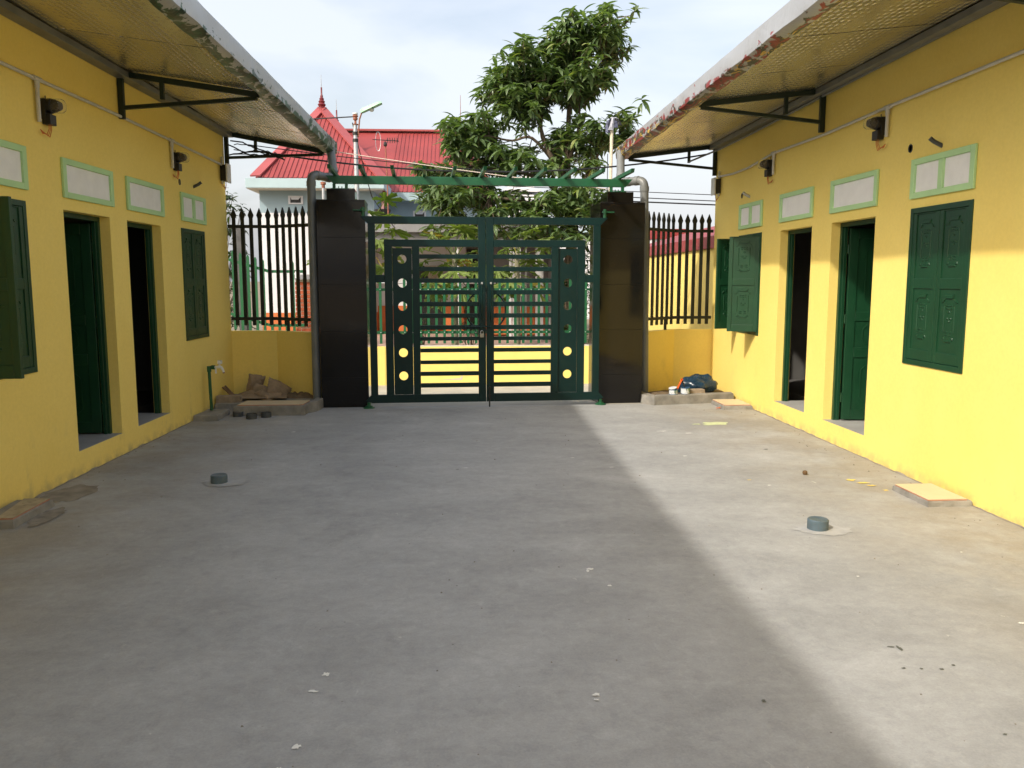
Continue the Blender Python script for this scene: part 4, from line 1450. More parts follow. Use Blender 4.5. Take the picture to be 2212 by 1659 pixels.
# ------------------------------------------------------------------ standpipe with tap
tp = thing('standpipe', 'green water standpipe with white plastic tap by the left house', 'water tap', (-2.925, 9.90, .065))
m = MB()
m.tube([(0, 0, -.02), (-.008, 0, .42), (-.008, 0, .50), (.012, 0, .512), (.05, 0, .512)], .0185, 12)
m.build('pipe', 'green', tp, smooth=True)
m = MB()
m.tube([(.022, 0, .512), (.058, 0, .512)], .025, 12)
m.tube([(-.008, 0, .46), (-.008, 0, .525)], .025, 12)
m.build('elbow', 'green', tp, smooth=True)
m = MB()
m.tube([(.058, 0, .512), (.085, 0, .513), (.115, 0, .518), (.135, 0, .508), (.152, 0, .478), (.158, 0, .452)], [.013, .015, .019, .017, .014, .013], 12)
m.build('tap_body', 'tap_white', tp, smooth=True)
m = MB()
m.tube([(.112, 0, .52), (.114, 0, .552)], .010, 10)
m.box(.094, .142, -.022, .022, .552, .592)
m.build('tap_handle', 'tap_white', tp, bevel=.004)
m = MB()
m.tube([(.158, 0, .452), (.161, 0, .440)], .012, 10)
m.build('spout_ring', 'rust', tp, smooth=True)
m = MB()
m.box(.062, .078, -.010, .004, .44, .50)
m.build('tag', 'vent_white', tp)

# ------------------------------------------------------------------ debris
def crumpled(name, label, loc, size, mat, seed, sub=3, fold=.45, flat=True, cat='bag', group=None, squash=0.0):
    bm = bmesh.new()
    bmesh.ops.create_icosphere(bm, subdivisions=sub, radius=1.0)
    r = random.Random(seed)
    off = Vector((r.uniform(-50, 50), r.uniform(-50, 50), 0))
    for v in bm.verts:
        p = v.co.copy()
        n1 = mnoise.noise(p * 1.3 + off)
        n2 = abs(mnoise.noise(p * 2.6 + off * 1.7))
        n3 = mnoise.cell(p * 2.2 + off) - .5
        k = 1 + fold * (n1 * .8 - n2 * .7 + n3 * .25)
        v.co = p * k
        if v.co.z < -.25:
            v.co.z = -.25 + (v.co.z + .25) * .1
        v.co = Vector((v.co.x * size[0], v.co.y * size[1], (v.co.z + .27) * size[2]))
    me = bpy.data.meshes.new(name)
    bm.to_mesh(me)
    bm.free()
    o = put(name, me, mat, smooth=not flat, loc=loc)
    return tag(o, label, cat, group)

def paper_bag(label, loc, rot, w, d, seed, hump):
    """an empty kraft cement bag: a stiff sheet broken along hard creases"""
    r = random.Random(seed)
    nx, ny = 7, 6
    m = MB()
    creases = []
    for _ in range(5):
        a = r.uniform(0, math.pi)
        creases.append((math.cos(a), math.sin(a), r.uniform(-.35, .35), r.uniform(.5, 1.0) * r.choice((-1, 1, 1))))
    for lay in (0, 1):
        for i in range(nx + 1):
            for j in range(ny + 1):
                x, y = (i / nx - .5) + (r.uniform(-.03, .03) if 0 < i < nx else 0), (j / ny - .5) + (r.uniform(-.03, .03) if 0 < j < ny else 0)
                z = 1.0
                for cxx, cyy, of, am in creases:
                    z -= am * abs(x * cxx + y * cyy - of) * .75
                z = max(.0, z) * hump + r.uniform(0, .22) * hump
                ed = max(abs(x), abs(y)) * 2
                z *= (1 - .55 * ed ** 3)
                m.v.append(Vector((x * w + r.uniform(-.01, .01), y * d + r.uniform(-.01, .01), max(.003, z) + .006 * lay)))
    for lay in (0, 1):
        b0 = lay * (nx + 1) * (ny + 1)
        for i in range(nx):
            for j in range(ny):
                a = b0 + i * (ny + 1) + j
                if r.random() < .5:
                    m.f += [(a, a + ny + 1, a + ny + 2), (a, a + ny + 2, a + 1)]
                else:
                    m.f += [(a, a + ny + 1, a + 1), (a + 1, a + ny + 1, a + ny + 2)]
    me = m.mesh('paper_bag', fix=False)
    o = put('paper_bag', me, 'paper', loc=loc, rot=rot)
    return tag(o, label, 'paper bag', 'crumpled cement bags in the corner')
paper_bag('flattened brown paper bag at the bottom of the pile', (-2.50, 10.62, .100), (0, 0, .12), .62, .36, 5, .07)
paper_bag('large crumpled brown paper bag in the middle of the pile', (-2.52, 10.70, .13), (R(18), R(-6), -.25), .44, .34, 8, .17)
paper_bag('brown paper bag standing up behind the pile', (-2.63, 10.86, .25), (R(76), R(10), .05), .20, .24, 13, .05)
paper_bag('small folded paper bag with a raised corner on the right of the pile', (-2.33, 10.74, .17), (R(48), R(30), .5), .32, .26, 21, .08)
paper_bag('folded paper bag leaning over the front of the pile', (-2.44, 10.60, .13), (R(30), R(12), -.5), .30, .24, 27, .07)
m = MB()
r_ = random.Random(4)
N = 26
for i in range(N + 1):
    for j in range(9):
        x, y = i / N, j / 8
        hgt = .055 * math.sin(math.pi * x) ** .7 * math.sin(math.pi * y) * (.6 + r_.random() * .7)
        m.v.append(Vector((-2.42 + x * .62, 10.62 + y * .36, .094 + hgt)))
for i in range(N):
    for j in range(8):
        a = i * 9 + j
        m.f.append((a, a + 9, a + 10, a + 1))
o = m.build('rubble_heap', 'dirt', smooth=True)
tag(o, 'brown soil and rubble heap against the shaded low wall', 'rubble')
o = rough_box('brick', [(-.145, -.055), (.145, -.055), (.145, .055), (-.145, .055)], 0, .085, 'brick_old', seed=31, jit=.004)
o.location = (-2.845, 10.36, .095)
o.rotation_euler = (0, 0, .04)
tag(o, 'pale brown block lying on the left platform edge', 'brick')
o = rough_box('mortar_lump', [(-.034, -.03), (.034, -.03), (.034, .03), (-.034, .03)], 0, .055, 'brick_old', seed=33, jit=.008)
o.location = (-2.775, 10.50, .095)
tag(o, 'small mortar lump behind the pale brown block', 'rubble')
for i, (a, b, rr) in enumerate([((-2.98, 10.60, .25), (-2.80, 10.48, .12), .012), ((-2.97, 10.66, .26), (-2.78, 10.52, .11), .009)]):
    m = MB()
    m.bar(Vector(a) - Vector(b), (0, 0, 0), rr * 2.4, rr * 1.4)
    o = m.build('wood_stick', 'wood', loc=b)
    tag(o, ['broken dark wood stick leaning behind the standpipe, front one', 'thin broken wood stick leaning behind the standpipe, back one'][i], 'stick', 'broken sticks behind the standpipe')
crumpled('cloth', 'faded red cloth dropped on the second left door sill', HL(-.16, 8.20, .205), (.06, .05, .05), 'cloth_red', 3, 3, .5, False, 'cloth')

# right corner: cans, brush, plastic bag, block
def paint_can(label, x, y, z, r, h, lid):
    e = thing('paint_can', label, 'paint can', (x, y, z), 0.3, 'paint cans on the right platform')
    m = MB()
    m.lathe([(r, .006), (r, h - .012)], (0, 0, 0), 24)
    m.build('body', 'can_side', e, smooth=True)
    for z0 in (0, h - .014):
        m = MB()
        m.lathe([(r * .99, z0), (r * 1.03, z0 + .003), (r * 1.03, z0 + .011), (r * .97, z0 + .013), (r * .88, z0 + .0125), (r * .86, z0 + .004)], (0, 0, 0), 24)
        m.build('rim', 'can_blue', e, smooth=True)
    m = MB()
    m.lathe([(r * .9, h - .022), (r * .85, h - .018)], (0, 0, 0), 20)
    m.build('paint', 'paint_in', e)
    rr = random.Random(int(x * 100))
    for k in range(4):
        m = MB()
        a = -1.9 + k * .45 + rr.uniform(-.1, .1)
        ln = rr.uniform(.02, .06)
        p = Vector((math.cos(a) * (r + .001), math.sin(a) * (r + .001), h - .01))
        m.tube([p, p - Vector((0, 0, ln))], [.005, .003], 6)
        m.build('drip', 'green', e)
    if lid:
        m = MB()
        m.lathe([(r * .97, 0), (r * .97, .006), (r * .8, .009), (.001, .008)], (0, 0, 0), 22)
        q = m.build('lid', 'can_side', e, smooth=True)
        q.location = (-.01, .0, h + .012)
        q.rotation_euler = (R(4), R(-14), 0)
    return e
paint_can('white paint can with its tilted lid on the right platform kerb', 2.785, 10.545, .112, .056, .075, True)
paint_can('open blue-rimmed paint can with green drips holding a brush', 2.952, 10.585, .112, .057, .092, False)
br = thing('paint_brush', 'paint brush with dark handle standing in the blue-rimmed can', 'brush', (2.95, 10.585, .20))
m = MB()
m.tube([(.005, 0, -.04), (-.02, 0, .05), (-.047, 0, .105)], [.010, .009, .012], 8)
m.build('handle', 'black', br, smooth=True)
m = MB()
m.box(-.012, .022, -.006, .006, -.07, -.035)
m.build('bristles', 'paint_in', br)
br2 = thing('paint_scraper', 'orange plastic scraper leaning between the two paint cans', 'scraper', (2.862, 10.56, .19))
m = MB()
m.bar((-.025, 0, -.012), (.030, 0, .110), .022, .014, up=(0, 1, 0))
m.build('handle', 'orange_plastic', br2, bevel=.004)
m = MB()
m.lathe([(.016, -.007), (.016, .007), (.009, .007), (.009, -.007)], (.034, 0, .118), 14, 'y')
m.build('hang_ring', 'orange_plastic', br2)
crumpled('plastic_bag', 'dark blue plastic rubbish bag in the sunlit right corner', (3.24, 11.02, .08), (.27, .17, .20), 'bag_blue', 12, 4, .34, False, 'plastic bag')
o = rough_box('brick', [(-.11, -.05), (.11, -.05), (.11, .05), (-.11, .05)], 0, .055, 'brick_old', seed=37, jit=.006)
o.location = (3.12, 10.68, .112)
o.rotation_euler = (0, 0, .12)
tag(o, 'broken pale brick in front of the blue rubbish bag', 'brick')
crumpled('soil_heap', 'small brown soil heap behind the right platform kerb', (2.68, 10.78, .06), (.20, .14, .05), 'dirt', 17, 3, .35, False, 'soil')
m = MB()
m.lathe([(.004, 0), (.016, .004), (.021, .018), (.017, .033), (.005, .038)], (0, 0, 0), 14)
o = m.build('round_pebble', 'fruit', smooth=True, loc=(2.845, 6.53, 0))
tag(o, 'small round brown pebble lying on the sunlit concrete', 'pebble')
m = MB()
for a, b in (((3.18, 9.98, .006), (3.26, 10.06, .010)), ((3.21, 10.09, .006), (3.29, 10.06, .008)), ((3.23, 10.0, .008), (3.24, 10.07, .012))):
    m.tube([a, ((a[0] + b[0]) / 2 + .01, (a[1] + b[1]) / 2, .014), b], .003, 5)
o = m.build('wire_scrap', 'orange_wire')
tag(o, 'scrap of orange wire beside the right tile step', 'wire')
# small loose grit and leaf litter on the yard floor
grit = MB()
r_ = random.Random(5)
for k in range(230):
    x = r_.uniform(-2.9, 3.5)
    y = r_.uniform(1.8, 10.3)
    if r_.random() < .45:
        x = (3.58 - abs(r_.gauss(0, .16))) if r_.random() < .5 else (-3.06 + .03 * (y - 8.5) + abs(r_.gauss(0, .16)))
    s_ = r_.uniform(.0025, .0075) * (1.0 if y < 6 else 1.4)
    P = [Vector((x + r_.uniform(-s_, s_) * 1.3, y + r_.uniform(-s_, s_) * 1.3, .0)) for _ in range(4)]
    P = [Vector((x + s_ * math.cos(a), y + s_ * math.sin(a), .0005)) for a in (0, 2.1, 4.2)] + [Vector((x, y, s_ * .9))]
    grit.add(P, [(0, 1, 3), (1, 2, 3), (2, 0, 3)])
tag(grit.build('grit', 'fill_grey'), 'loose grit scattered over the concrete yard floor', 'grit', kind='stuff')

# ------------------------------------------------------------------ across the lane: low wall with green fence
FAR[0] = (1.265, FZ)
fw_ = thing('lane_wall', 'low bright yellow wall across the lane behind the gate', 'wall', (0, 12.75, 0))
m = MB()
m.add([(-7.5, 12.36, -.05), (-1.12, 12.66, -.05), (-1.12, 12.80, -.05), (-7.5, 12.50, -.05), (-7.5, 12.36, .585), (-1.12, 12.66, .585), (-1.12, 12.80, .585), (-7.5, 12.50, .585)],
      [(0, 3, 2, 1), (4, 5, 6, 7), (0, 1, 5, 4), (1, 2, 6, 5), (2, 3, 7, 6), (3, 0, 4, 7)])
m.build('wall_section', 'yellow_far', fw_, world=True)
m = MB()
m.box(-1.119, 2.02, 12.665, 12.80, -.05, .585)
m.build('wall_section', 'yellow_far', fw_, world=True)
m = MB()
m.box(-1.119, 2.02, 12.667, 12.795, .586, .598)
m.build('coping', 'mortar', fw_, world=True)
m = MB()
m.add([(2.021, 12.665, -.05), (2.6, 13.15, -.05), (2.6, 13.3, -.05), (2.021, 12.80, -.05), (2.021, 12.665, .585), (2.6, 13.15, .585), (2.6, 13.3, .585), (2.021, 12.80, .585)],
      [(0, 3, 2, 1), (4, 5, 6, 7), (0, 1, 5, 4), (1, 2, 6, 5), (2, 3, 7, 6), (3, 0, 4, 7)])
m.build('wall_section', 'yellow_far', fw_, world=True)
# broken plaster patch with exposed cement low on the wall
m = MB()
m.add([(-.30, 12.664, .075), (.05, 12.664, .07), (.055, 12.661, .145), (.035, 12.659, .13), (.02, 12.66, .10), (-.10, 12.66, .09)], [(0, 1, 2, 3, 4, 5)])
m.build('bare_patch', 'mortar', fw_, world=True)
def picket_mesh(h, w=.020):
    m = MB()
    m.prism([(-w, 0), (w, 0), (w, h - .03), (w * .35, h), (-w * .35, h), (-w, h - .03)], 'y', -.006, .006)
    return m.mesh('picket')
gf = thing('green_fence', 'green picket fence on the yellow wall across the lane', 'fence', (.4, 12.73, .6))
pm = picket_mesh(.99)
u = -1.30
while u < 2.05:
    put('picket', pm, 'far_green', gf, loc=(u - .4, -.02, .03))
    u += .1205
for z in (.80, .12 + .03):
    m = MB()
    m.box(-1.36, 2.06, 12.728, 12.748, .6 + z + .03, .6 + z + .07)
    m.build('rail', 'far_green', gf, world=True)
    m = MB()
    u = -1.30
    while u < 2.05:
        m.lathe([(.009, -.0), (.007, .008), (.002, .012)], (u, 12.703, .6 + z + .05), 6, 'y')
        u += .1205
    m.v = [Vector((p.x, 12.703 - (p.y - 12.703), p.z)) for p in m.v]
    m.build('rivets', 'galv', gf, world=True)
gl = thing('green_fence', 'green picket fence rising towards the left, seen behind the black spears', 'fence', (-2.9, 12.60, .85))
pm2 = picket_mesh(1.16)
def gz_top(x):
    return 1.72 if x > -2.80 else 1.72 + (-2.80 - x) * .30
x = -3.75
k = 0
while x < -2.35:
    put('picket', pm2, 'far_green', gl, loc=(x + 2.9, 0, gz_top(x) + .15 - 1.16 - .85))
    x += .108
for z in (0, -.80):
    for a, b in ((-3.8, -2.80), (-2.80, -2.30)):
        m = MB()
        m.bar((a, 12.615, gz_top(a) + z), (b, 12.615, gz_top(b) + z), .016, .042)
        m.build('rail', 'far_green', gl, world=True)
m = MB()
m.box(-2.415, -2.345, 12.57, 12.60, 1.62, 1.72)
m.build('lock_plate', 'vent_white', gl, world=True)

# brick gate post behind, bricks laid singly
bp = thing('brick_post', 'orange brick gate post with white joints behind the left black spears', 'brick post', (-2.33, 13.62, 0))
BX0, BX1, BY0, BY1 = -2.59, -2.10, 13.42, 13.82
m = MB()
m.box(BX0 + .012, BX1 - .012, BY0 + .012, BY1 - .012, -.03, 1.60)
m.build('mortar_core', 'mortar', bp, world=True)
bz = .045
row = 0
bme = {}
def bmesh_for(w):
    if w not in bme:
        q = MB()
        q.box(0, w, 0, .03, 0, .052)
        bme[w] = q.mesh('brick')
    return bme[w]
while bz < 1.56:
    cuts = [BX0, BX0 + .165, BX0 + .33, BX1] if row % 2 == 0 else [BX0, BX0 + .085, BX0 + .245, BX0 + .41, BX1]
    for a, b in zip(cuts[:-1], cuts[1:]):
        w = round(b - a - .014, 3)
        put('brick', bmesh_for(w), 'brick_red', bp, loc=(a + .007 + 2.33, BY0 - 13.62 + .0, bz))
    bz += .0665
    row += 1
m = MB()
m.box(BX0 - .06, BX1 + .06, BY0 - .06, BY1 + .06, 1.601, 1.68)
m.build('cap', 'house_grey', bp, world=True, bevel=.006)
cp = MB()
cp.box(-.06, .06, -.06, .06, -.05, 2.42)
o = cp.build('concrete_post', 'concrete_old', loc=(-3.42, 13.5, 0), bevel=.006)
tag(o, 'dark weathered concrete post behind the left black fence', 'post')

# ------------------------------------------------------------------ red-roofed house
H = thing('red_roof_house', 'pale blue house with red sheet roof and finials behind the lane', 'house', (-3, 20, 0))
def hb(name, x0, x1, y0, y1, z0, z1, mat, par=None, bev=0.0):
    m = MB()
    m.box(x0, x1, y0, y1, z0, z1)
    return m.build(name, mat, par or H, world=True, bevel=bev)
# left block
hb('upper_wall', -4.37, -1.86, 19.0, 24.6, 3.07, 3.57, 'house_blue')
hb('lower_wall', -4.372, -1.86, 19.002, 24.6, .86, 3.069, 'house_white')
hb('dado', -4.40, -1.86, 18.98, 24.6, -.05, .859, 'house_orange')
hb('eave_fascia', -4.57, -2.92, 18.6, 25.0, 3.571, 3.775, 'house_fascia', bev=.004)
hb('eave_fascia', -2.912, -1.60, 18.6, 25.0, 3.571, 3.775, 'house_fascia', bev=.004)
hb('eave_soffit', -4.55, -1.62, 18.62, 24.9, 3.553, 3.5695, 'cream')
# right wing
hb('wing_wall', -1.86, .55, 20.9, 26.5, 2.6, 3.49, 'house_blue')
hb('wing_fascia', -1.60, .85, 20.5, 27.0, 3.491, 3.680, 'house_fascia', bev=.004)
def vent(x0, x1, z0, z1, y):
    f = MB()
    fw = .045
    f.box(x0, x0 + fw, y - .03, y + .01, z0, z1)
    f.box(x1 - fw, x1, y - .03, y + .01, z0, z1)
    f.box(x0 + fw, x1 - fw, y - .03, y + .01, z0, z0 + fw * .6)
    f.box(x0 + fw, x1 - fw, y - .03, y + .01, z1 - fw * .6, z1)
    v = f.build('wall_vent', 'house_white', H, world=True)
    m = MB()
    zm = (z0 + z1) / 2
    m.add([(x0 + fw, y - .028, z1 - fw * .6), (x1 - fw, y - .028, z1 - fw * .6), (x1 - fw * 1.9, y - .10, zm), (x0 + fw * 1.9, y - .10, zm)], [(0, 1, 2, 3)])
    m.build('hood', 'house_white', v, world=True)
    m = MB()
    m.box(x0 + fw + .001, x1 - fw - .001, y - .012, y - .002, z0 + fw * .6, z1 - fw * .6)
    m.build('opening', 'opening_shade', v, world=True)
vent(-3.74, -3.42, 3.26, 3.44, 19.0)
vent(-1.10, -.78, 3.10, 3.28, 20.9)
hb('wing_lower_wall', -1.86, .55, 20.903, 26.5, 1.0, 2.599, 'house_white')
hb('wing_dado', -1.86, .56, 20.88, 26.5, -.05, .999, 'house_orange')

def roof_face(name, pts, mat='roof_red', step=.105, rib=.020, ax=None):
    """sheet-metal slope with raised ribs running down the slope: pts = eave a, eave b, top b, top a (top may be one point)"""
    P = [Vector(p) for p in pts]
    m = MB()
    m.add(P, [tuple(range(len(P)))])
    a, b = P[0], P[1]
    ed = (b - a)
    Ln = ed.length
    ed.normalize()
    n = (P[1] - P[0]).cross(P[2] - P[0]).normalized()
    if n.z < 0:
        n = -n
    up = n.cross(ed)
    if up.z < 0:
        up = -up
    def height(t):
        # distance up the slope until the outline ends, at eave station t
        base = a + ed * t
        best = 0
        for i in range(1, len(P)):
            p, q = P[i], P[(i + 1) % len(P)]
            px_, qx = (p - a).dot(ed), (q - a).dot(ed)
            if min(px_, qx) - 1e-6 <= t <= max(px_, qx) + 1e-6 and abs(px_ - qx) > 1e-6:
                f = (t - px_) / (qx - px_)
                h = ((p.lerp(q, f)) - base).dot(up)
                best = max(best, h)
        return best
    t = step / 2
    while t < Ln:
        h = height(t)
        if h > .05:
            m.bar(a + ed * t + n * rib * .4, a + ed * t + up * (h - .01) + n * rib * .4, .018, rib, up=n)
        t += step
    return m.build(name, mat, H, world=True)
def cap(pts, w=.20, h=.035, mat='cap_red'):
    for a, b in zip(pts[:-1], pts[1:]):
        m = MB()
        m.bar(Vector(a) + Vector((0, 0, .035)), Vector(b) + Vector((0, 0, .035)), w, h)
        m.build('ridge_cap', mat, H, world=True)
A = (-3.45, 22.2, 5.93)           # front apex
EL, ER = (-4.38, 18.72, 3.80), (-1.66, 18.72, 3.80)
BR = (-1.66, 24.4, 3.80)
BL = (-4.38, 25.0, 3.80)
A2 = (-3.45, 24.6, 5.93)
roof_face('roof_slope', [EL, ER, A])
roof_face('roof_slope', [BL, EL, A, A2])
roof_face('roof_slope', [ER, (-1.66, 24.6, 3.80), A2, A])
cap([EL, A], .24)
cap([ER, A], .24)
cap([A, A2], .22)
# main wing roof, ridge along x
RZ = 5.72
roof_face('roof_slope', [(-1.70, 20.55, 3.70), (.90, 20.55, 3.70), (.30, 24.2, RZ), (-3.40, 24.2, RZ)])
roof_face('roof_slope', [(.90, 27.8, 3.70), (-3.4, 27.8, 3.70), (-3.40, 24.2, RZ), (.30, 24.2, RZ)])
roof_face('roof_slope', [(.90, 20.55, 3.70), (.90, 27.8, 3.70), (.30, 24.2, RZ)])
cap([(-3.35, 24.2, RZ), (.33, 24.2, RZ)], .28, .05)
def finial(x, y, z, top):
    m = MB()
    m.lathe([(.10, -.06), (.10, .02), (.075, .04), (.105, .09), (.07, .13), (.085, .17), (.055, .20), (.06, .24), (.035, .27), (.038, .31), (.022, .34), (.02, .52)], (x, y, z), 14)
    f = m.build('finial', 'finial', H, world=True, smooth=True)
    m = MB()
    m.tube([(x, y, z + .5), (x, y, top)], [.012, .005], 6)
    m.build('lightning_rod', 'galv', f, world=True)
finial(-3.45, 22.2, 5.95, 6.78)
finial(-3.36, 24.2, 5.78, 6.60)
m = MB()
m.tube([(.10, 24.2, 5.74), (.10, 24.2, 6.75)], [.012, .005], 6)
m.build('lightning_rod', 'rust', H, world=True)
# rain shade corner and porch
m = MB()
m.lathe([(.09, 0), (.16, .06), (.19, .14), (.19, .16), (.15, .16)], (-1.66, 18.85, 2.98), 14)
m.build('dark_loudspeaker', 'black', H, world=True, smooth=True)
m = MB()
m.bar((-1.62, 18.9, 3.55), (-1.68, 18.75, 2.70), .06, .06)
m.build('strut', 'finial', H, world=True)
hb('porch_slab', -1.85, 1.98, 16.8, 20.87, 2.535, 2.70, 'house_grey', bev=.004)
hb('porch_beam', -1.80, 1.95, 16.9, 17.1, 2.34, 2.534, 'house_grey')
hb('porch_wall', -1.855, .18, 19.4, 19.55, 1.0, 2.53, 'house_white')
hb('porch_dado', -1.855, .18, 19.38, 19.55, -.05, .999, 'house_orange')
hb('porch_wall', .60, 1.98, 18.4, 18.55, 1.0, 2.53, 'house_grey')
hb('porch_dado', .60, 1.98, 18.37, 18.55, -.05, .999, 'house_orange')
hb('terrace_step', -1.85, 1.98, 15.6, 20.85, -.05, .36, 'terrace')
hb('terrace_step', -1.85, 1.98, 15.2, 15.598, -.05, .20, 'terrace')
hb('door_opening', .20, .58, 19.35, 19.40, .36, 2.3, 'opening_shade')
hb('window_opening', -1.02, -.36, 19.30, 19.378, .45, 1.92, 'opening_shade')
# curtain pleats drawn aside
m = MB()
n = 22
for i in range(n + 1):
    t = i / n
    for z, lo, hi in ((1.92, -.78, -.36), (1.45, -.62, -.36), (1.05, -.44, -.36)):
        m.v.append(Vector((lo + (hi - lo) * t, 19.26 + .018 * (1 if i % 2 else -1), z)))
for i in range(n):
    for j in range(2):
        a = i * 3 + j
        m.f.append((a, a + 3, a + 4, a + 1))
m.build('curtain', 'curtain', H, world=True)
for x, w, mt in ((1.06, .05, 'house_white'), (1.19, .16, 'house_white'), (1.38, .03, 'galv'), (1.66, .15, 'house_white'), (-.02, .05, 'house_white'), (.46, .03, 'galv')):
    hb('porch_column', x - w / 2, x + w / 2, 17.0, 17.0 + max(w, .05), .36, 2.34, mt)
m = MB()
m.tube([(-1.8, 17.05, 1.53), (1.95, 17.05, 1.53)], .016, 8)
m.build('porch_rail', 'galv', H, world=True)
hb('orange_board', .66, 1.9, 18.25, 18.34, .40, .98, 'house_orange')
hb('orange_board', -.30, .12, 19.28, 19.35, .40, .98, 'house_orange')

hb('porch_end_wall', 1.985, 2.10, 17.2, 20.6, -.05, 2.53, 'house_grey')

# ------------------------------------------------------------------ yellow neighbour with red trim, right
Y = thing('yellow_house', 'yellow neighbour house with dark red roof edge behind the right black fence', 'house', (7, 18, 0))
def yb(name, x0, x1, y0, y1, z0, z1, mat):
    m = MB()
    m.box(x0, x1, y0, y1, z0, z1)
    return m.build(name, mat, Y, world=True)
yb('wall', 5.50, 11, 13.6, 28, -.05, 2.27, 'yellow_far')
yb('roof_trim', 5.44, 11.1, 13.5, 28.1, 2.271, 2.53, 'trim_red')
m = MB()
m.add([(5.5, 13.5, 2.531), (5.5, 28.1, 2.531), (8.2, 28.1, 3.3), (8.2, 13.5, 3.3), (11, 13.5, 2.531), (11, 28.1, 2.531)], [(0, 1, 2, 3), (3, 2, 5, 4), (0, 3, 4), (1, 5, 2)])
m.build('roof', 'trim_red', Y, world=True)
Wh = thing('white_house', 'far white house with a dark red roof edge beyond the yellow neighbour', 'house', (9, 36, 0))
for nm, x0, x1, y0, y1, z0, z1, mt in (('wall', 7.95, 9.35, 34, 40, -.05, 3.25, 'house_white'), ('roof_trim', 7.9, 9.4, 33.9, 40.1, 3.251, 3.66, 'trim_red')):
    m = MB()
    m.box(x0, x1, y0, y1, z0, z1)
    m.build(nm, mt, Wh, world=True)
m = MB()
m.box(7.99, 8.2, 33.96, 34.0, 2.5, 3.0)
m.build('window', 'house_blue', Wh, world=True)
# far white stepped tower behind the mango tree
T = thing('white_tower', 'far white stepped tower glimpsed through the mango tree', 'tower', (2.5, 34, 0))
m = MB()
m.box(1.95, 3.25, 34, 36, -.05, 5.0)
m.build('body', 'house_white', T, world=True)
m = MB()
m.box(3.3, 7.2, 34.5, 39, -.05, 3.45)
m.build('annex', 'house_white', T, world=True)
m = MB()
m.box(3.2, 7.3, 34.3, 39.1, 3.451, 3.62)
m.build('annex_cornice', 'house_fascia', T, world=True)
for k in range(5):
    m = MB()
    q = .10 * k
    m.box(1.75 + q * .3, 3.45 - q * .3, 33.8 + q * .3, 36.2 - q * .3, 3.5 + k * .40, 3.62 + k * .40)
    m.build('cornice', 'house_white', T, world=True)
m = MB()
m.box(2.1, 3.1, 34.2, 35.8, 5.22, 6.0)
m.build('top_storey', 'house_white', T, world=True)
m = MB()
m.box(2.25, 2.5, 34.15, 34.199, 5.35, 5.8)
m.build('window', 'house_blue', T, world=True)

# ------------------------------------------------------------------ street lamp, antenna, poles
SL = thing('street_lamp', 'galvanised street lamp pole with pale green lamp head', 'street lamp', (-1.645, 14.0, 0))
m = MB()
m.tube([(0, 0, -.05), (0, 0, 3.0), (-.005, 0, 4.10)], [.045, .040, .033], 12)
m.build('pole', 'galv', SL, smooth=True)
m = MB()
m.lathe([(.045, 0), (.05, .012), (.018, .02), (.018, .07), (.035, .08), (.04, .10), (.03, .12), (.045, .13), (.045, .145), (.02, .17), (.005, .175)], (0, 0, 4.09), 14)
m.build('insulator', 'rust', SL, smooth=True)
m = MB()
m.lathe([(.03, 0), (.045, .01), (.04, .03), (.01, .04)], (0, 0, 4.25), 14)
m.build('insulator_cap', 'white_plastic', SL, smooth=True)
m = MB()
m.tube([(.04, -.01, 3.90), (.055, -.01, 4.05), (.07, -.015, 4.18), (.11, -.02, 4.29), (.16, -.03, 4.31)], .012, 8)
m.build('arm', 'rust', SL, smooth=True)
hd = MB()
a, b = Vector((.10, -.02, 4.27)), Vector((.44, -.06, 4.42))
d = (b - a).normalized()
sd = Vector((0, 1, 0))
u_ = sd.cross(d)
u_ = -u_ if u_.z < 0 else u_
P = []
for p, w, hh in ((a, .05, .05), (a + d * .06, .075, .06), (b - d * .05, .085, .045), (b, .07, .03)):
    P += [p - sd * w, p + sd * w, p + sd * w * .6 + u_ * hh, p - sd * w * .6 + u_ * hh]
fs = []
for i in range(3):
    q = i * 4
    fs += [(q, q + 1, q + 5, q + 4), (q + 1, q + 2, q + 6, q + 5), (q + 2, q + 3, q + 7, q + 6), (q + 3, q, q + 4, q + 7)]
fs += [(3, 2, 1, 0), (12, 13, 14, 15)]
hd.add(P, fs)
hd.build('lamp_head', 'lamp_green', SL)
m = MB()
m.lathe([(.002, -.045), (.03, -.035), (.04, -.01), (.042, 0)], (.27, -.04, 4.335), 12)
m.build('lamp_lens', 'blue_lamp_lens', SL, smooth=True)
for z in (3.82, 3.93):
    m = MB()
    m.tube([(-.005, 0, z), (-.005, 0, z + .05)], .046, 12)
    m.build('clamp', 'black', SL, smooth=True)
AN = thing('tv_antenna', 'small television antenna on a thin mast before the red roof', 'antenna', (-1.50, 18.3, 0))
m = MB()
m.tube([(.03, 0, 0), (.0, 0, 3.6), (-.03, 0, 4.50)], [.016, .014, .012], 8)
m.build('mast', 'rust', AN, smooth=True)
m = MB()
m.tube([(-.30, 0, 4.56), (.26, 0, 4.53)], .009, 6)
for k in range(5):
    x = .02 + k * .05
    m.tube([(x, -.08, 4.545), (x, .08, 4.545)], .006, 5)
    m.tube([(x, 0, 4.49), (x, 0, 4.60)], .008, 5)
m.build('elements', 'black', AN)
m = MB()
pts = [(-.18 + .055 * math.cos(a), 0, 4.52 + .20 * math.sin(a)) for a in [R(20 * k) for k in range(19)]]
m.tube(pts, .006, 5, cap=False)
m.build('loop', 'galv', AN)
m = MB()
m.lathe([(.03, -.05), (.04, -.02), (.035, .02), (.015, .05)], (-.03, 0, 4.47), 10)
m.build('mount', 'black', AN)
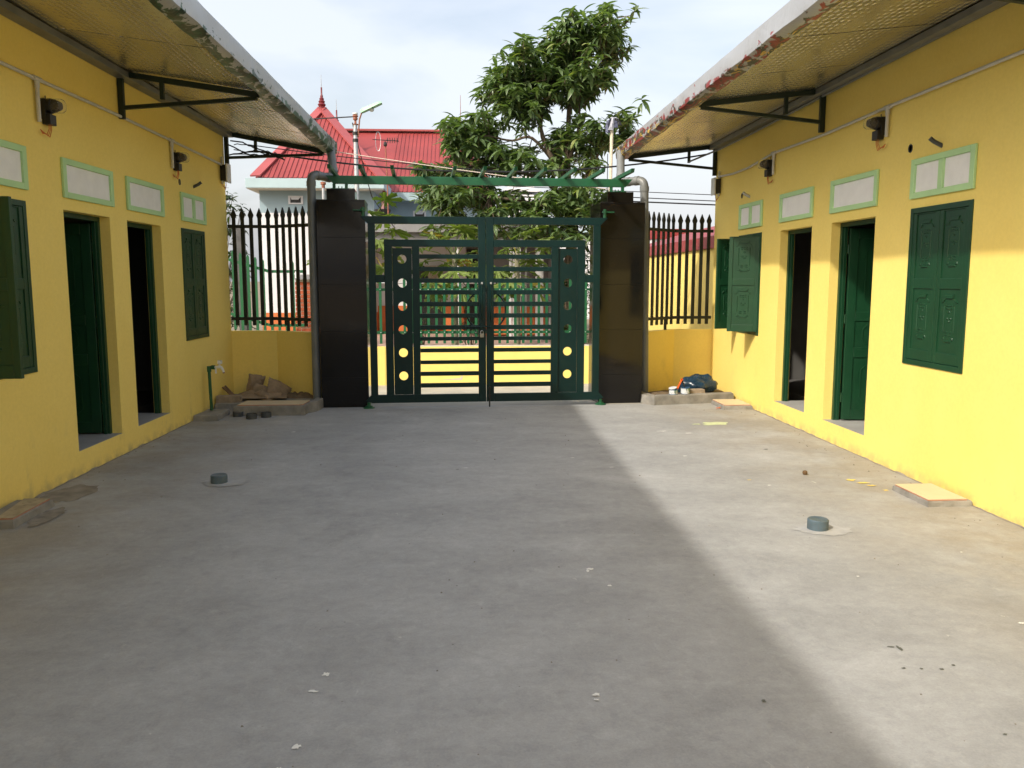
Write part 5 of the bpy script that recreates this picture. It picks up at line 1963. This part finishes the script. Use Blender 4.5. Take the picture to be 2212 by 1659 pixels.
PP = thing('steel_pipe_pole', 'thin galvanised pipe with rusty cap behind the left pillar', 'pole', (-2.11, 13.5, 0))
m = MB()
m.tube([(0, 0, -.05), (0, 0, 3.06)], .024, 10)
m.build('pipe', 'galv', PP, smooth=True)
m = MB()
m.lathe([(.026, 0), (.026, .05), (.042, .055), (.042, .09), (.03, .095)], (0, 0, 3.03), 12)
m.build('cap', 'rust', PP, smooth=True)
CP = thing('cream_pole', 'cream pole standing between the mango tree and the right roof', 'pole', (2.455, 13.5, 0))
m = MB()
m.tube([(0, 0, -.05), (-.01, 0, 2.0), (.01, 0, 4.05)], .026, 10)
m.build('shaft', 'pole_cream', CP, smooth=True)
m = MB()
m.tube([(-.045, .01, 0), (-.05, .01, 3.6)], .006, 6)
m.build('cord', 'cable', CP)
rg = thing('rag', 'blue grey rag tied on top of the cream pole', 'rag', (2.465, 13.5, 4.02))
for k, (mt2, pts) in enumerate((('rag', [(0, 0, .13), (-.05, -.02, .10), (-.075, -.03, .02), (-.07, -.03, -.10)]), ('rag_light', [(0, 0, .14), (.01, -.05, .12), (-.01, -.06, .02), (-.03, -.05, -.06)]),
                                ('black', [(0, 0, .13), (.06, -.01, .13), (.10, -.02, .07), (.12, -.02, .02)]), ('rag', [(.01, 0, .12), (.04, -.03, .08), (.05, -.04, -.02)]), ('rag_light', [(-.02, .0, .13), (.03, .02, .15), (.07, .0, .12)]))):
    m = MB()
    r2 = random.Random(40 + k)
    L1, L2 = [], []
    n = 9
    for q in range(n + 1):
        t = q / n * (len(pts) - 1)
        i0 = min(int(t), len(pts) - 2)
        p = Vector(pts[i0]).lerp(Vector(pts[i0 + 1]), t - i0)
        w = .022 + .02 * q / n + r2.uniform(-.006, .006)
        L1.append(p + Vector((-w, r2.uniform(-.012, .012), r2.uniform(-.008, .008))))
        L2.append(p + Vector((w, r2.uniform(-.012, .012), r2.uniform(-.008, .008))))
        m.v += [L1[-1], p + Vector((0, -.018, 0)), L2[-1], p + Vector((0, .018, 0))]
    for q in range(n):
        a = q * 4
        for e_ in range(4):
            m.f.append((a + e_, a + (e_ + 1) % 4, a + 4 + (e_ + 1) % 4, a + 4 + e_))
    m.build('cloth_fold', mt2, rg, smooth=True)

# ------------------------------------------------------------------ cables
def cable(name, label, pts, r, mat='cable', sag=0.0, n=24, group=None):
    P = [Vector(p) for p in pts]
    out = []
    for a, b in zip(P[:-1], P[1:]):
        for k in range(n):
            t = k / n
            q = a.lerp(b, t)
            q.z -= sag * 4 * t * (1 - t)
            out.append(q)
    out.append(P[-1])
    o0 = P[0]
    m = MB()
    m.tube([p - o0 for p in out], r, 6)
    o = m.build(name, mat, smooth=True, loc=tuple(o0))
    return tag(o, label, 'cable', group)
FAR[0] = None
cable('power_cable', 'thick black cable sagging over the gate beam from house to house', [(-2.62, 11.15, 3.25), (3.55, 11.80, 3.36)], .011, sag=.26)
cable('power_cable', 'thinner black cable just above the thick one over the gate beam', [(-2.70, 11.2, 3.33), (1.0, 12.2, 3.13)], .006, sag=.04)
cable('rope_line', 'pale rope running from left eave down across the gate beam', [(-1.64, 11.12, 3.25), (2.02, 11.15, 2.79)], .006, 'rope', sag=.015)
FAR[0] = (1.265, FZ)
cable('power_cable', 'black wire from the street lamp towards the left eave', [(-1.66, 14, 4.22), (-9, 15.5, 4.32)], .010, sag=.08)
for i, (z, r_, sg_) in enumerate(((3.48, .008, .02), (3.38, .010, .05), (3.27, .015, .02))):
    cable('power_cable', ['topmost thin wire beyond the right fence', 'middle wavy wire beyond the right fence', 'lowest thick wire beyond the right fence'][i], [(1.0, 18, z + .10), (12, 18, z - .24)], r_, sag=sg_, group='wires beyond the right fence')
cable('power_cable', 'loose wire running down the lamp pole', [(-1.69, 13.97, 4.12), (-1.45, 14.4, 3.0), (-1.1, 14.9, 2.5)], .008, sag=.02)
FAR[0] = None
# cable tangle on the left end bracket
m = MB()
r_ = random.Random(2)
for k in range(6):
    a = Vector((-2.95 + r_.uniform(0, .1), 11.12, 3.18 + r_.uniform(-.05, .15)))
    b = Vector((-2.45 + r_.uniform(-.15, .15), 11.10 + r_.uniform(-.04, .04), 3.22 + r_.uniform(-.06, .05)))
    c_ = Vector((-2.28 + r_.uniform(-.1, .1), 11.12, 3.17))
    pts = []
    for q in range(13):
        t = q / 12
        p = a * (1 - t) ** 2 + b * 2 * t * (1 - t) + c_ * t * t
        p += Vector((0, r_.uniform(-.012, .012), r_.uniform(-.012, .012) + .03 * math.sin(t * 6 + k)))
        pts.append(p - Vector((-2.6, 11.12, 3.2)))
    m.tube(pts, .0085 if k % 2 else .006, 6)
o = m.build('cable_tangle', 'cable', smooth=True, loc=(-2.6, 11.12, 3.2))
tag(o, 'tangle of black cables tied to the left end bracket', 'cable')

# ------------------------------------------------------------------ foliage
FAR[0] = (1.265, FZ)
def leaf_shape(length, width, droop, n=4):
    """a lance-shaped leaf along +x, folded on its midrib and drooping"""
    m = MB()
    for i in range(n + 1):
        t = i / n
        w = width * (math.sin(math.pi * min(1, t * .92 + .06)) ** .8) * (1 - .25 * t)
        if i == n:
            w = 0.0
        x = length * (t - .12 * t * t * droop)
        z = -droop * length * .42 * t * t
        m.v += [Vector((x, -w, z + w * .35)), Vector((x, 0, z)), Vector((x, w, z + w * .35))]
    for i in range(n):
        a = i * 3
        m.f += [(a, a + 3, a + 4, a + 1), (a + 1, a + 4, a + 5, a + 2)]
    return m
def basis(d, roll, r):
    d = d.normalized()
    s = d.cross(Vector((0, 0, 1)))
    if s.length < 1e-3:
        s = Vector((0, 1, 0))
    s.normalize()
    u = s.cross(d)
    q = -math.cos(roll) * s + math.sin(roll) * u
    return Matrix((d, q, d.cross(q))).transposed()

class Leaves:
    def __init__(s):
        s.items = []          # (matrix4, protoindex, rnd)
    def joined(s, name, items, protos, mat, parent):
        v, f, rn = [], [], []
        for mt, pi, r in items:
            o = len(v)
            P = protos[pi]
            v += [tuple(mt @ p) for p in P.v]
            f += [tuple(i + o for i in q) for q in P.f]
            rn += [r] * len(P.v)
        me = bpy.data.meshes.new(name)
        me.from_pydata(v, [], f)
        at = me.attributes.new('rnd', 'FLOAT', 'POINT')
        at.data.foreach_set('value', rn)
        o = put(name, me, mat, parent)
        for p in me.polygons:
            p.use_smooth = True
        return o

def rosette(L_, r, c, axis, n, ln, protos):
    """whorl of leaves at a twig end"""
    for k in range(n):
        a = 2 * math.pi * (k / n) + r.uniform(-.3, .3)
        el = r.uniform(-.45, .85)
        out = Vector((math.cos(a), math.sin(a), 0))
        d = out * math.cos(el) + axis * math.sin(el) * .9 + Vector((0, 0, -.12))
        s = ln * r.uniform(.65, 1.15)
        mt = Matrix.Translation(c + axis * r.uniform(-.10, .05)) @ basis(d, r.uniform(-.5, .5), r).to_4x4() @ Matrix.Scale(s, 4)
        L_.items.append((mt, r.randrange(len(protos)), r.random()))

# mango tree: clusters given as centre (x, z) and radii at the tree's own distance, spread in depth
TY = 15.0
def TZ(zx, zy, y=TY):
    """map an outline sketch of the crown to metres at the tree"""
    Dx, Dy = 877.8 + .29767 * zx, .29767 * zy
    return ((Dx - 990) / 1790 * y * .998, 1.6 + (604 - Dy) / 1790 * y * .962)
mt_ = thing('mango_tree', 'tall mango tree with long drooping leaves behind the gate', 'tree', (2.05, TY, 0))
CL = [(1430, 210, 130, 110), (1480, 330, 100, 90), (1250, 220, 160, 90), (1130, 290, 140, 100), (1340, 300, 130, 90), (1010, 400, 150, 90), (830, 420, 80, 80), (1170, 420, 150, 100), (1330, 520, 140, 80), (1420, 560, 60, 70),
      (880, 540, 150, 100), (700, 540, 100, 70), (620, 620, 90, 80), (760, 640, 130, 100), (940, 640, 140, 110), (1090, 600, 130, 110), (1250, 600, 100, 80), (860, 770, 150, 80), (980, 730, 100, 60), (720, 720, 90, 50), (1200, 700, 60, 40), (1310, 680, 60, 50),
      (560, 870, 90, 50), (470, 920, 120, 70), (350, 940, 90, 60), (420, 1030, 120, 80), (330, 1080, 60, 70), (560, 980, 90, 60), (640, 880, 50, 40), (880, 880, 60, 40),
      (1240, 910, 80, 60), (1180, 980, 100, 70), (1090, 1010, 80, 70), (1260, 1030, 90, 70), (1380, 970, 90, 50), (1330, 1060, 80, 60), (1530, 850, 90, 60), (1560, 930, 80, 70), (1590, 1000, 50, 50), (1490, 1010, 50, 50),
      (620, 1080, 90, 60), (760, 1110, 110, 50), (860, 1050, 70, 40), (500, 1140, 110, 70), (300, 1230, 110, 60), (170, 1230, 90, 45), (110, 1270, 60, 40), (640, 1180, 110, 70), (820, 1200, 110, 60), (980, 1190, 90, 50), (1120, 1180, 80, 60), (1290, 1200, 70, 60), (430, 1250, 100, 60),
      (180, 1400, 90, 80), (290, 1450, 110, 90), (400, 1400, 110, 80), (330, 1540, 90, 50), (540, 1390, 110, 80), (620, 1480, 120, 80), (560, 1560, 90, 50), (760, 1440, 80, 70), (840, 1520, 110, 60), (980, 1500, 80, 70), (920, 1590, 110, 40), (1080, 1430, 90, 90), (1180, 1520, 110, 70), (1240, 1420, 80, 80), (1340, 1440, 80, 90), (1120, 1590, 100, 40), (1290, 1550, 70, 50),
      (1180, 1700, 120, 50), (950, 1690, 130, 50), (780, 1680, 110, 40), (1350, 1690, 60, 60), (250, 1660, 90, 30), (600, 1660, 90, 35)]
protos = [leaf_shape(1.0, .150, dr, 5) for dr in (.3, .7, 1.1, 1.5)]
r_ = random.Random(11)
LV = Leaves()
twigs = []
for (zx, zy, rx, ry) in CL:
    cx, cz = TZ(zx, zy)
    sx, sz = rx * .29767 / 1790 * TY, ry * .29767 / 1790 * TY
    area = rx * ry
    n = max(5, int(area / 400))
    dy0 = r_.uniform(-.35, .35)
    if zy > 1300:
        dy0 = r_.uniform(-.7, .3)
    for k in range(n):
        a, q = r_.uniform(0, 6.283), math.sqrt(r_.random())
        p = Vector((cx + sx * q * math.cos(a), TY + dy0 + r_.gauss(0, .38), cz + sz * q * math.sin(a)))
        ax = Vector((r_.uniform(-.5, .5) + (p.x - cx) * .8, r_.uniform(-.6, .3), r_.uniform(.5, 1.0))).normalized()
        twigs.append((p, ax))
        rosette(LV, r_, p, ax, r_.randint(9, 13), .245, protos)
# trunk and limbs
def limb(m, pts, r0, r1, n=9):
    k = len(pts)
    m.tube(pts, [r0 + (r1 - r0) * i / (k - 1) for i in range(k)], n)
def T3(zx, zy, dy=0.0):
    x, z = TZ(zx, zy)
    return Vector((x, TY + dy, z))
m = MB()
tb = Vector((1.98, TY, -.05))
limb(m, [tb, Vector((1.97, TY, 1.0)), Vector((2.0, TY, 1.9)), T3(1210, 1680), T3(1190, 1500), T3(1165, 1330)], .125, .075, 12)
m.build('trunk', 'bark', mt_, world=True, smooth=True)
limbs = [([T3(1165, 1330), T3(1160, 1150), T3(1170, 950, .1), T3(1178, 720, .1), T3(1200, 480), T3(1300, 300), T3(1400, 200)], .065, .012),
         ([T3(1165, 1330), T3(1080, 1190, -.1), T3(1010, 1080, -.1), T3(960, 900), T3(920, 780), T3(860, 620), T3(800, 480)], .055, .010),
         ([T3(1165, 1330), T3(1120, 1130, .2), T3(1000, 1010, .2), T3(980, 850, .2), T3(1010, 640, .1), T3(1060, 420)], .05, .010),
         ([T3(1080, 1190), T3(900, 1010, -.2), T3(760, 1030, -.2), T3(600, 1000, -.2), T3(430, 960, -.1)], .032, .008),
         ([T3(1160, 1200), T3(1240, 900, -.1), T3(1245, 780), T3(1300, 600), T3(1400, 420)], .030, .008),
         ([T3(1190, 1480), T3(1300, 1250, -.2), T3(1400, 1080, -.1), T3(1530, 960)], .035, .008),
         ([T3(1190, 1500), T3(1000, 1330, -.3), T3(760, 1250, -.3), T3(450, 1230, -.3), T3(150, 1250, -.2)], .045, .008),
         ([T3(1200, 1560), T3(900, 1480, -.3), T3(600, 1440, -.4), T3(300, 1450, -.3)], .045, .010),
         ([T3(1205, 1620), T3(1330, 1500, -.2), T3(1370, 1400, -.2)], .03, .01),
         ([T3(940, 850), T3(800, 760), T3(680, 640)], .022, .008), ([T3(1200, 500), T3(1050, 380), T3(950, 330)], .02, .008)]
for pts, a, b in limbs:
    q = MB()
    # smooth the polyline a little
    sm = []
    for i in range(len(pts) - 1):
        p0 = pts[max(i - 1, 0)]; p1 = pts[i]; p2 = pts[i + 1]; p3 = pts[min(i + 2, len(pts) - 1)]
        for k in range(4):
            t = k / 4
            sm.append(0.5 * ((2 * p1) + (-p0 + p2) * t + (2 * p0 - 5 * p1 + 4 * p2 - p3) * t * t + (-p0 + 3 * p1 - 3 * p2 + p3) * t ** 3))
    sm.append(pts[-1])
    limb(q, sm, a, b, 8)
    q.build('limb', 'bark', mt_, world=True, smooth=True)
# thin twigs join each whorl to the nearest limb point
lp = [p for pts, a, b in limbs for p in pts]
tw = MB()
for p, ax in twigs:
    if r_.random() < .55:
        nb = min(lp, key=lambda q: (q - p).length_squared + (0.15 if q.z > p.z else 0))
        d = nb - p
        e_ = p + d * min(1, .5 / max(d.length, .01))
        tw.tube([p, p - ax * .12, e_], [.004, .006, .009], 5, cap=False)
tag(tw.build('twigs', 'bark', mt_, world=True), kind='stuff')
# leaves: the 300 that face the yard most openly as single leaves, the rest joined
inv = TF[mt_.name].inverted()
pm_ = []
for i, P in enumerate(protos):
    me = bpy.data.meshes.new('leaf')
    me.from_pydata([tuple(p) for p in P.v], [], P.f)
    for q in me.polygons:
        q.use_smooth = True
    me.materials.append(M['leaf'])
    pm_.append(me)
order = sorted(range(len(LV.items)), key=lambda i: LV.items[i][0].translation.y)
single = set(order[:300])
for i in order[:300]:
    mt, pi, rv = LV.items[i]
    o = bpy.data.objects.new('leaf', pm_[pi])
    COL.objects.link(o)
    o.parent = mt_
    o.matrix_local = inv @ mt
tag(LV.joined('foliage', [(inv @ it[0], it[1], it[2]) for i, it in enumerate(LV.items) if i not in single], protos, 'leaf', mt_), kind='stuff')

# papaya plants
def papaya_leaf_mesh(seed):
    r = random.Random(seed)
    m = MB()
    m.v.append(Vector((0, 0, .03)))
    pts = []
    lobes = 7
    for k in range(lobes):
        a = R(-135 + 270 * k / (lobes - 1))
        ln = (.5 if k in (0, 6) else .8 if k in (1, 5) else 1.0) * r.uniform(.88, 1.08)
        for da, q, dz in ((-R(17), .34, .02), (-R(13), .62, -.03), (-R(15), .80, -.07), (-R(6), .80, -.06), (0, 1.0, -.16), (R(6), .82, -.06), (R(15), .78, -.08), (R(13), .60, -.03), (R(17), .34, .02)):
            pts.append(Vector((ln * q * math.cos(a + da), ln * q * math.sin(a + da), dz + r.uniform(-.03, .03))))
    m.v += pts
    n = len(pts)
    for k in range(n - 1):
        m.f.append((0, k + 1, k + 2))
    me = m.mesh('papaya_leaf', fix=False)
    me.materials.append(M['papaya'])
    return me
PL = [papaya_leaf_mesh(k) for k in range(4)]
def papaya(label, x, y, h, nleaf, spread, ls, seed, lean=(0, 0)):
    r = random.Random(seed)
    e = thing('papaya_plant', label, 'papaya plant', (x, y, 0), 0, 'papaya plants behind the green fence')
    m = MB()
    top = Vector((lean[0], lean[1], h))
    m.tube([(0, 0, -.05), (lean[0] * .4, lean[1] * .4, h * .5), top], [.065, .055, .04], 10)
    m.build('stem', 'papaya_stem', e, smooth=True)
    for k in range(nleaf):
        a = k * 2.4 + r.uniform(-.3, .3)
        el = R(55 - 95 * k / nleaf) + r.uniform(-.15, .15)
        ln = spread * r.uniform(.7, 1.1)
        base = top - Vector((0, 0, .02 + .42 * k / nleaf))
        d = Vector((math.cos(a) * math.cos(el), math.sin(a) * math.cos(el), math.sin(el)))
        tip = base + d * ln
        mid = base + d * ln * .5 + Vector((0, 0, .05))
        m = MB()
        m.tube([base, mid, tip], [.010, .008, .006], 5)
        m.build('petiole', 'papaya', e)
        face = (d * .8 + Vector((0, -.25, -.45))).normalized()
        mt = Matrix.Translation(tip) @ basis(face, r.uniform(-.5, .5), r).to_4x4() @ Matrix.Scale(ls * r.uniform(.75, 1.15), 4)
        o = bpy.data.objects.new('leaf', PL[r.randrange(4)])
        COL.objects.link(o)
        o.parent = e
        o.matrix_local = mt
papaya('papaya plant with pale leaves behind the upper left of the gate', -1.42, 13.75, 2.42, 20, .52, .34, 1)
papaya('papaya plant with yellowing leaves behind the middle of the gate', -.06, 14.1, 2.05, 26, .60, .34, 2)
papaya('papaya plant with broad leaves behind the right gate leaf', .98, 13.9, 2.05, 22, .54, .33, 3)
papaya('papaya plant beside the brick post behind the left fence', -2.02, 14.3, 1.95, 10, .42, .30, 6)

def shrub(name, label, c, rad, n, ln, seed, group=None, mat='bush', stem=True):
    r = random.Random(seed)
    e = thing(name, label, 'shrub', (c[0], c[1], 0), 0, group)
    Lq = Leaves()
    m = MB()
    for k in range(n):
        a, q = r.uniform(0, 6.283), r.random() ** .5
        z = c[2] + r.uniform(-1, 1) * rad[2]
        p = Vector((rad[0] * q * math.cos(a), rad[1] * q * math.sin(a), z))
        ax = Vector((r.uniform(-.4, .4), r.uniform(-.4, .4), 1)).normalized()
        rosette(Lq, r, p, ax, r.randint(6, 9), ln, protos)
        m.tube([(p.x * .25, p.y * .25, max(0, c[2] - rad[2] * 1.1)), p], [.008, .004], 4, cap=False)
    m.tube([(0, 0, -.05), (0, 0, max(.1, c[2] - rad[2] * .3))], [.03, .015], 7)
    m.build('stem', 'bark', e)
    tag(Lq.joined('foliage', Lq.items, protos, mat, e), kind='stuff')
shrub('dark_tree', 'dark leafy tree at the left edge behind the black fence', (-4.30, 14.6, 2.0), (.70, .6, 1.15), 150, .17, 3)
shrub('garden_shrub', 'low garden shrub behind the green fence, left of the papaya stem', (-.62, 13.3, .85), (.22, .18, .35), 16, .12, 4, 'garden shrubs behind the green fence')
shrub('garden_shrub', 'low garden shrub behind the green fence, right of the papaya stem', (.20, 13.3, .80), (.18, .16, .30), 10, .11, 5, 'garden shrubs behind the green fence')
shrub('garden_shrub', 'tall garden shrub behind the green fence, beside the right pillar', (1.92, 13.9, 1.45), (.30, .28, .85), 60, .16, 8, 'garden shrubs behind the green fence')
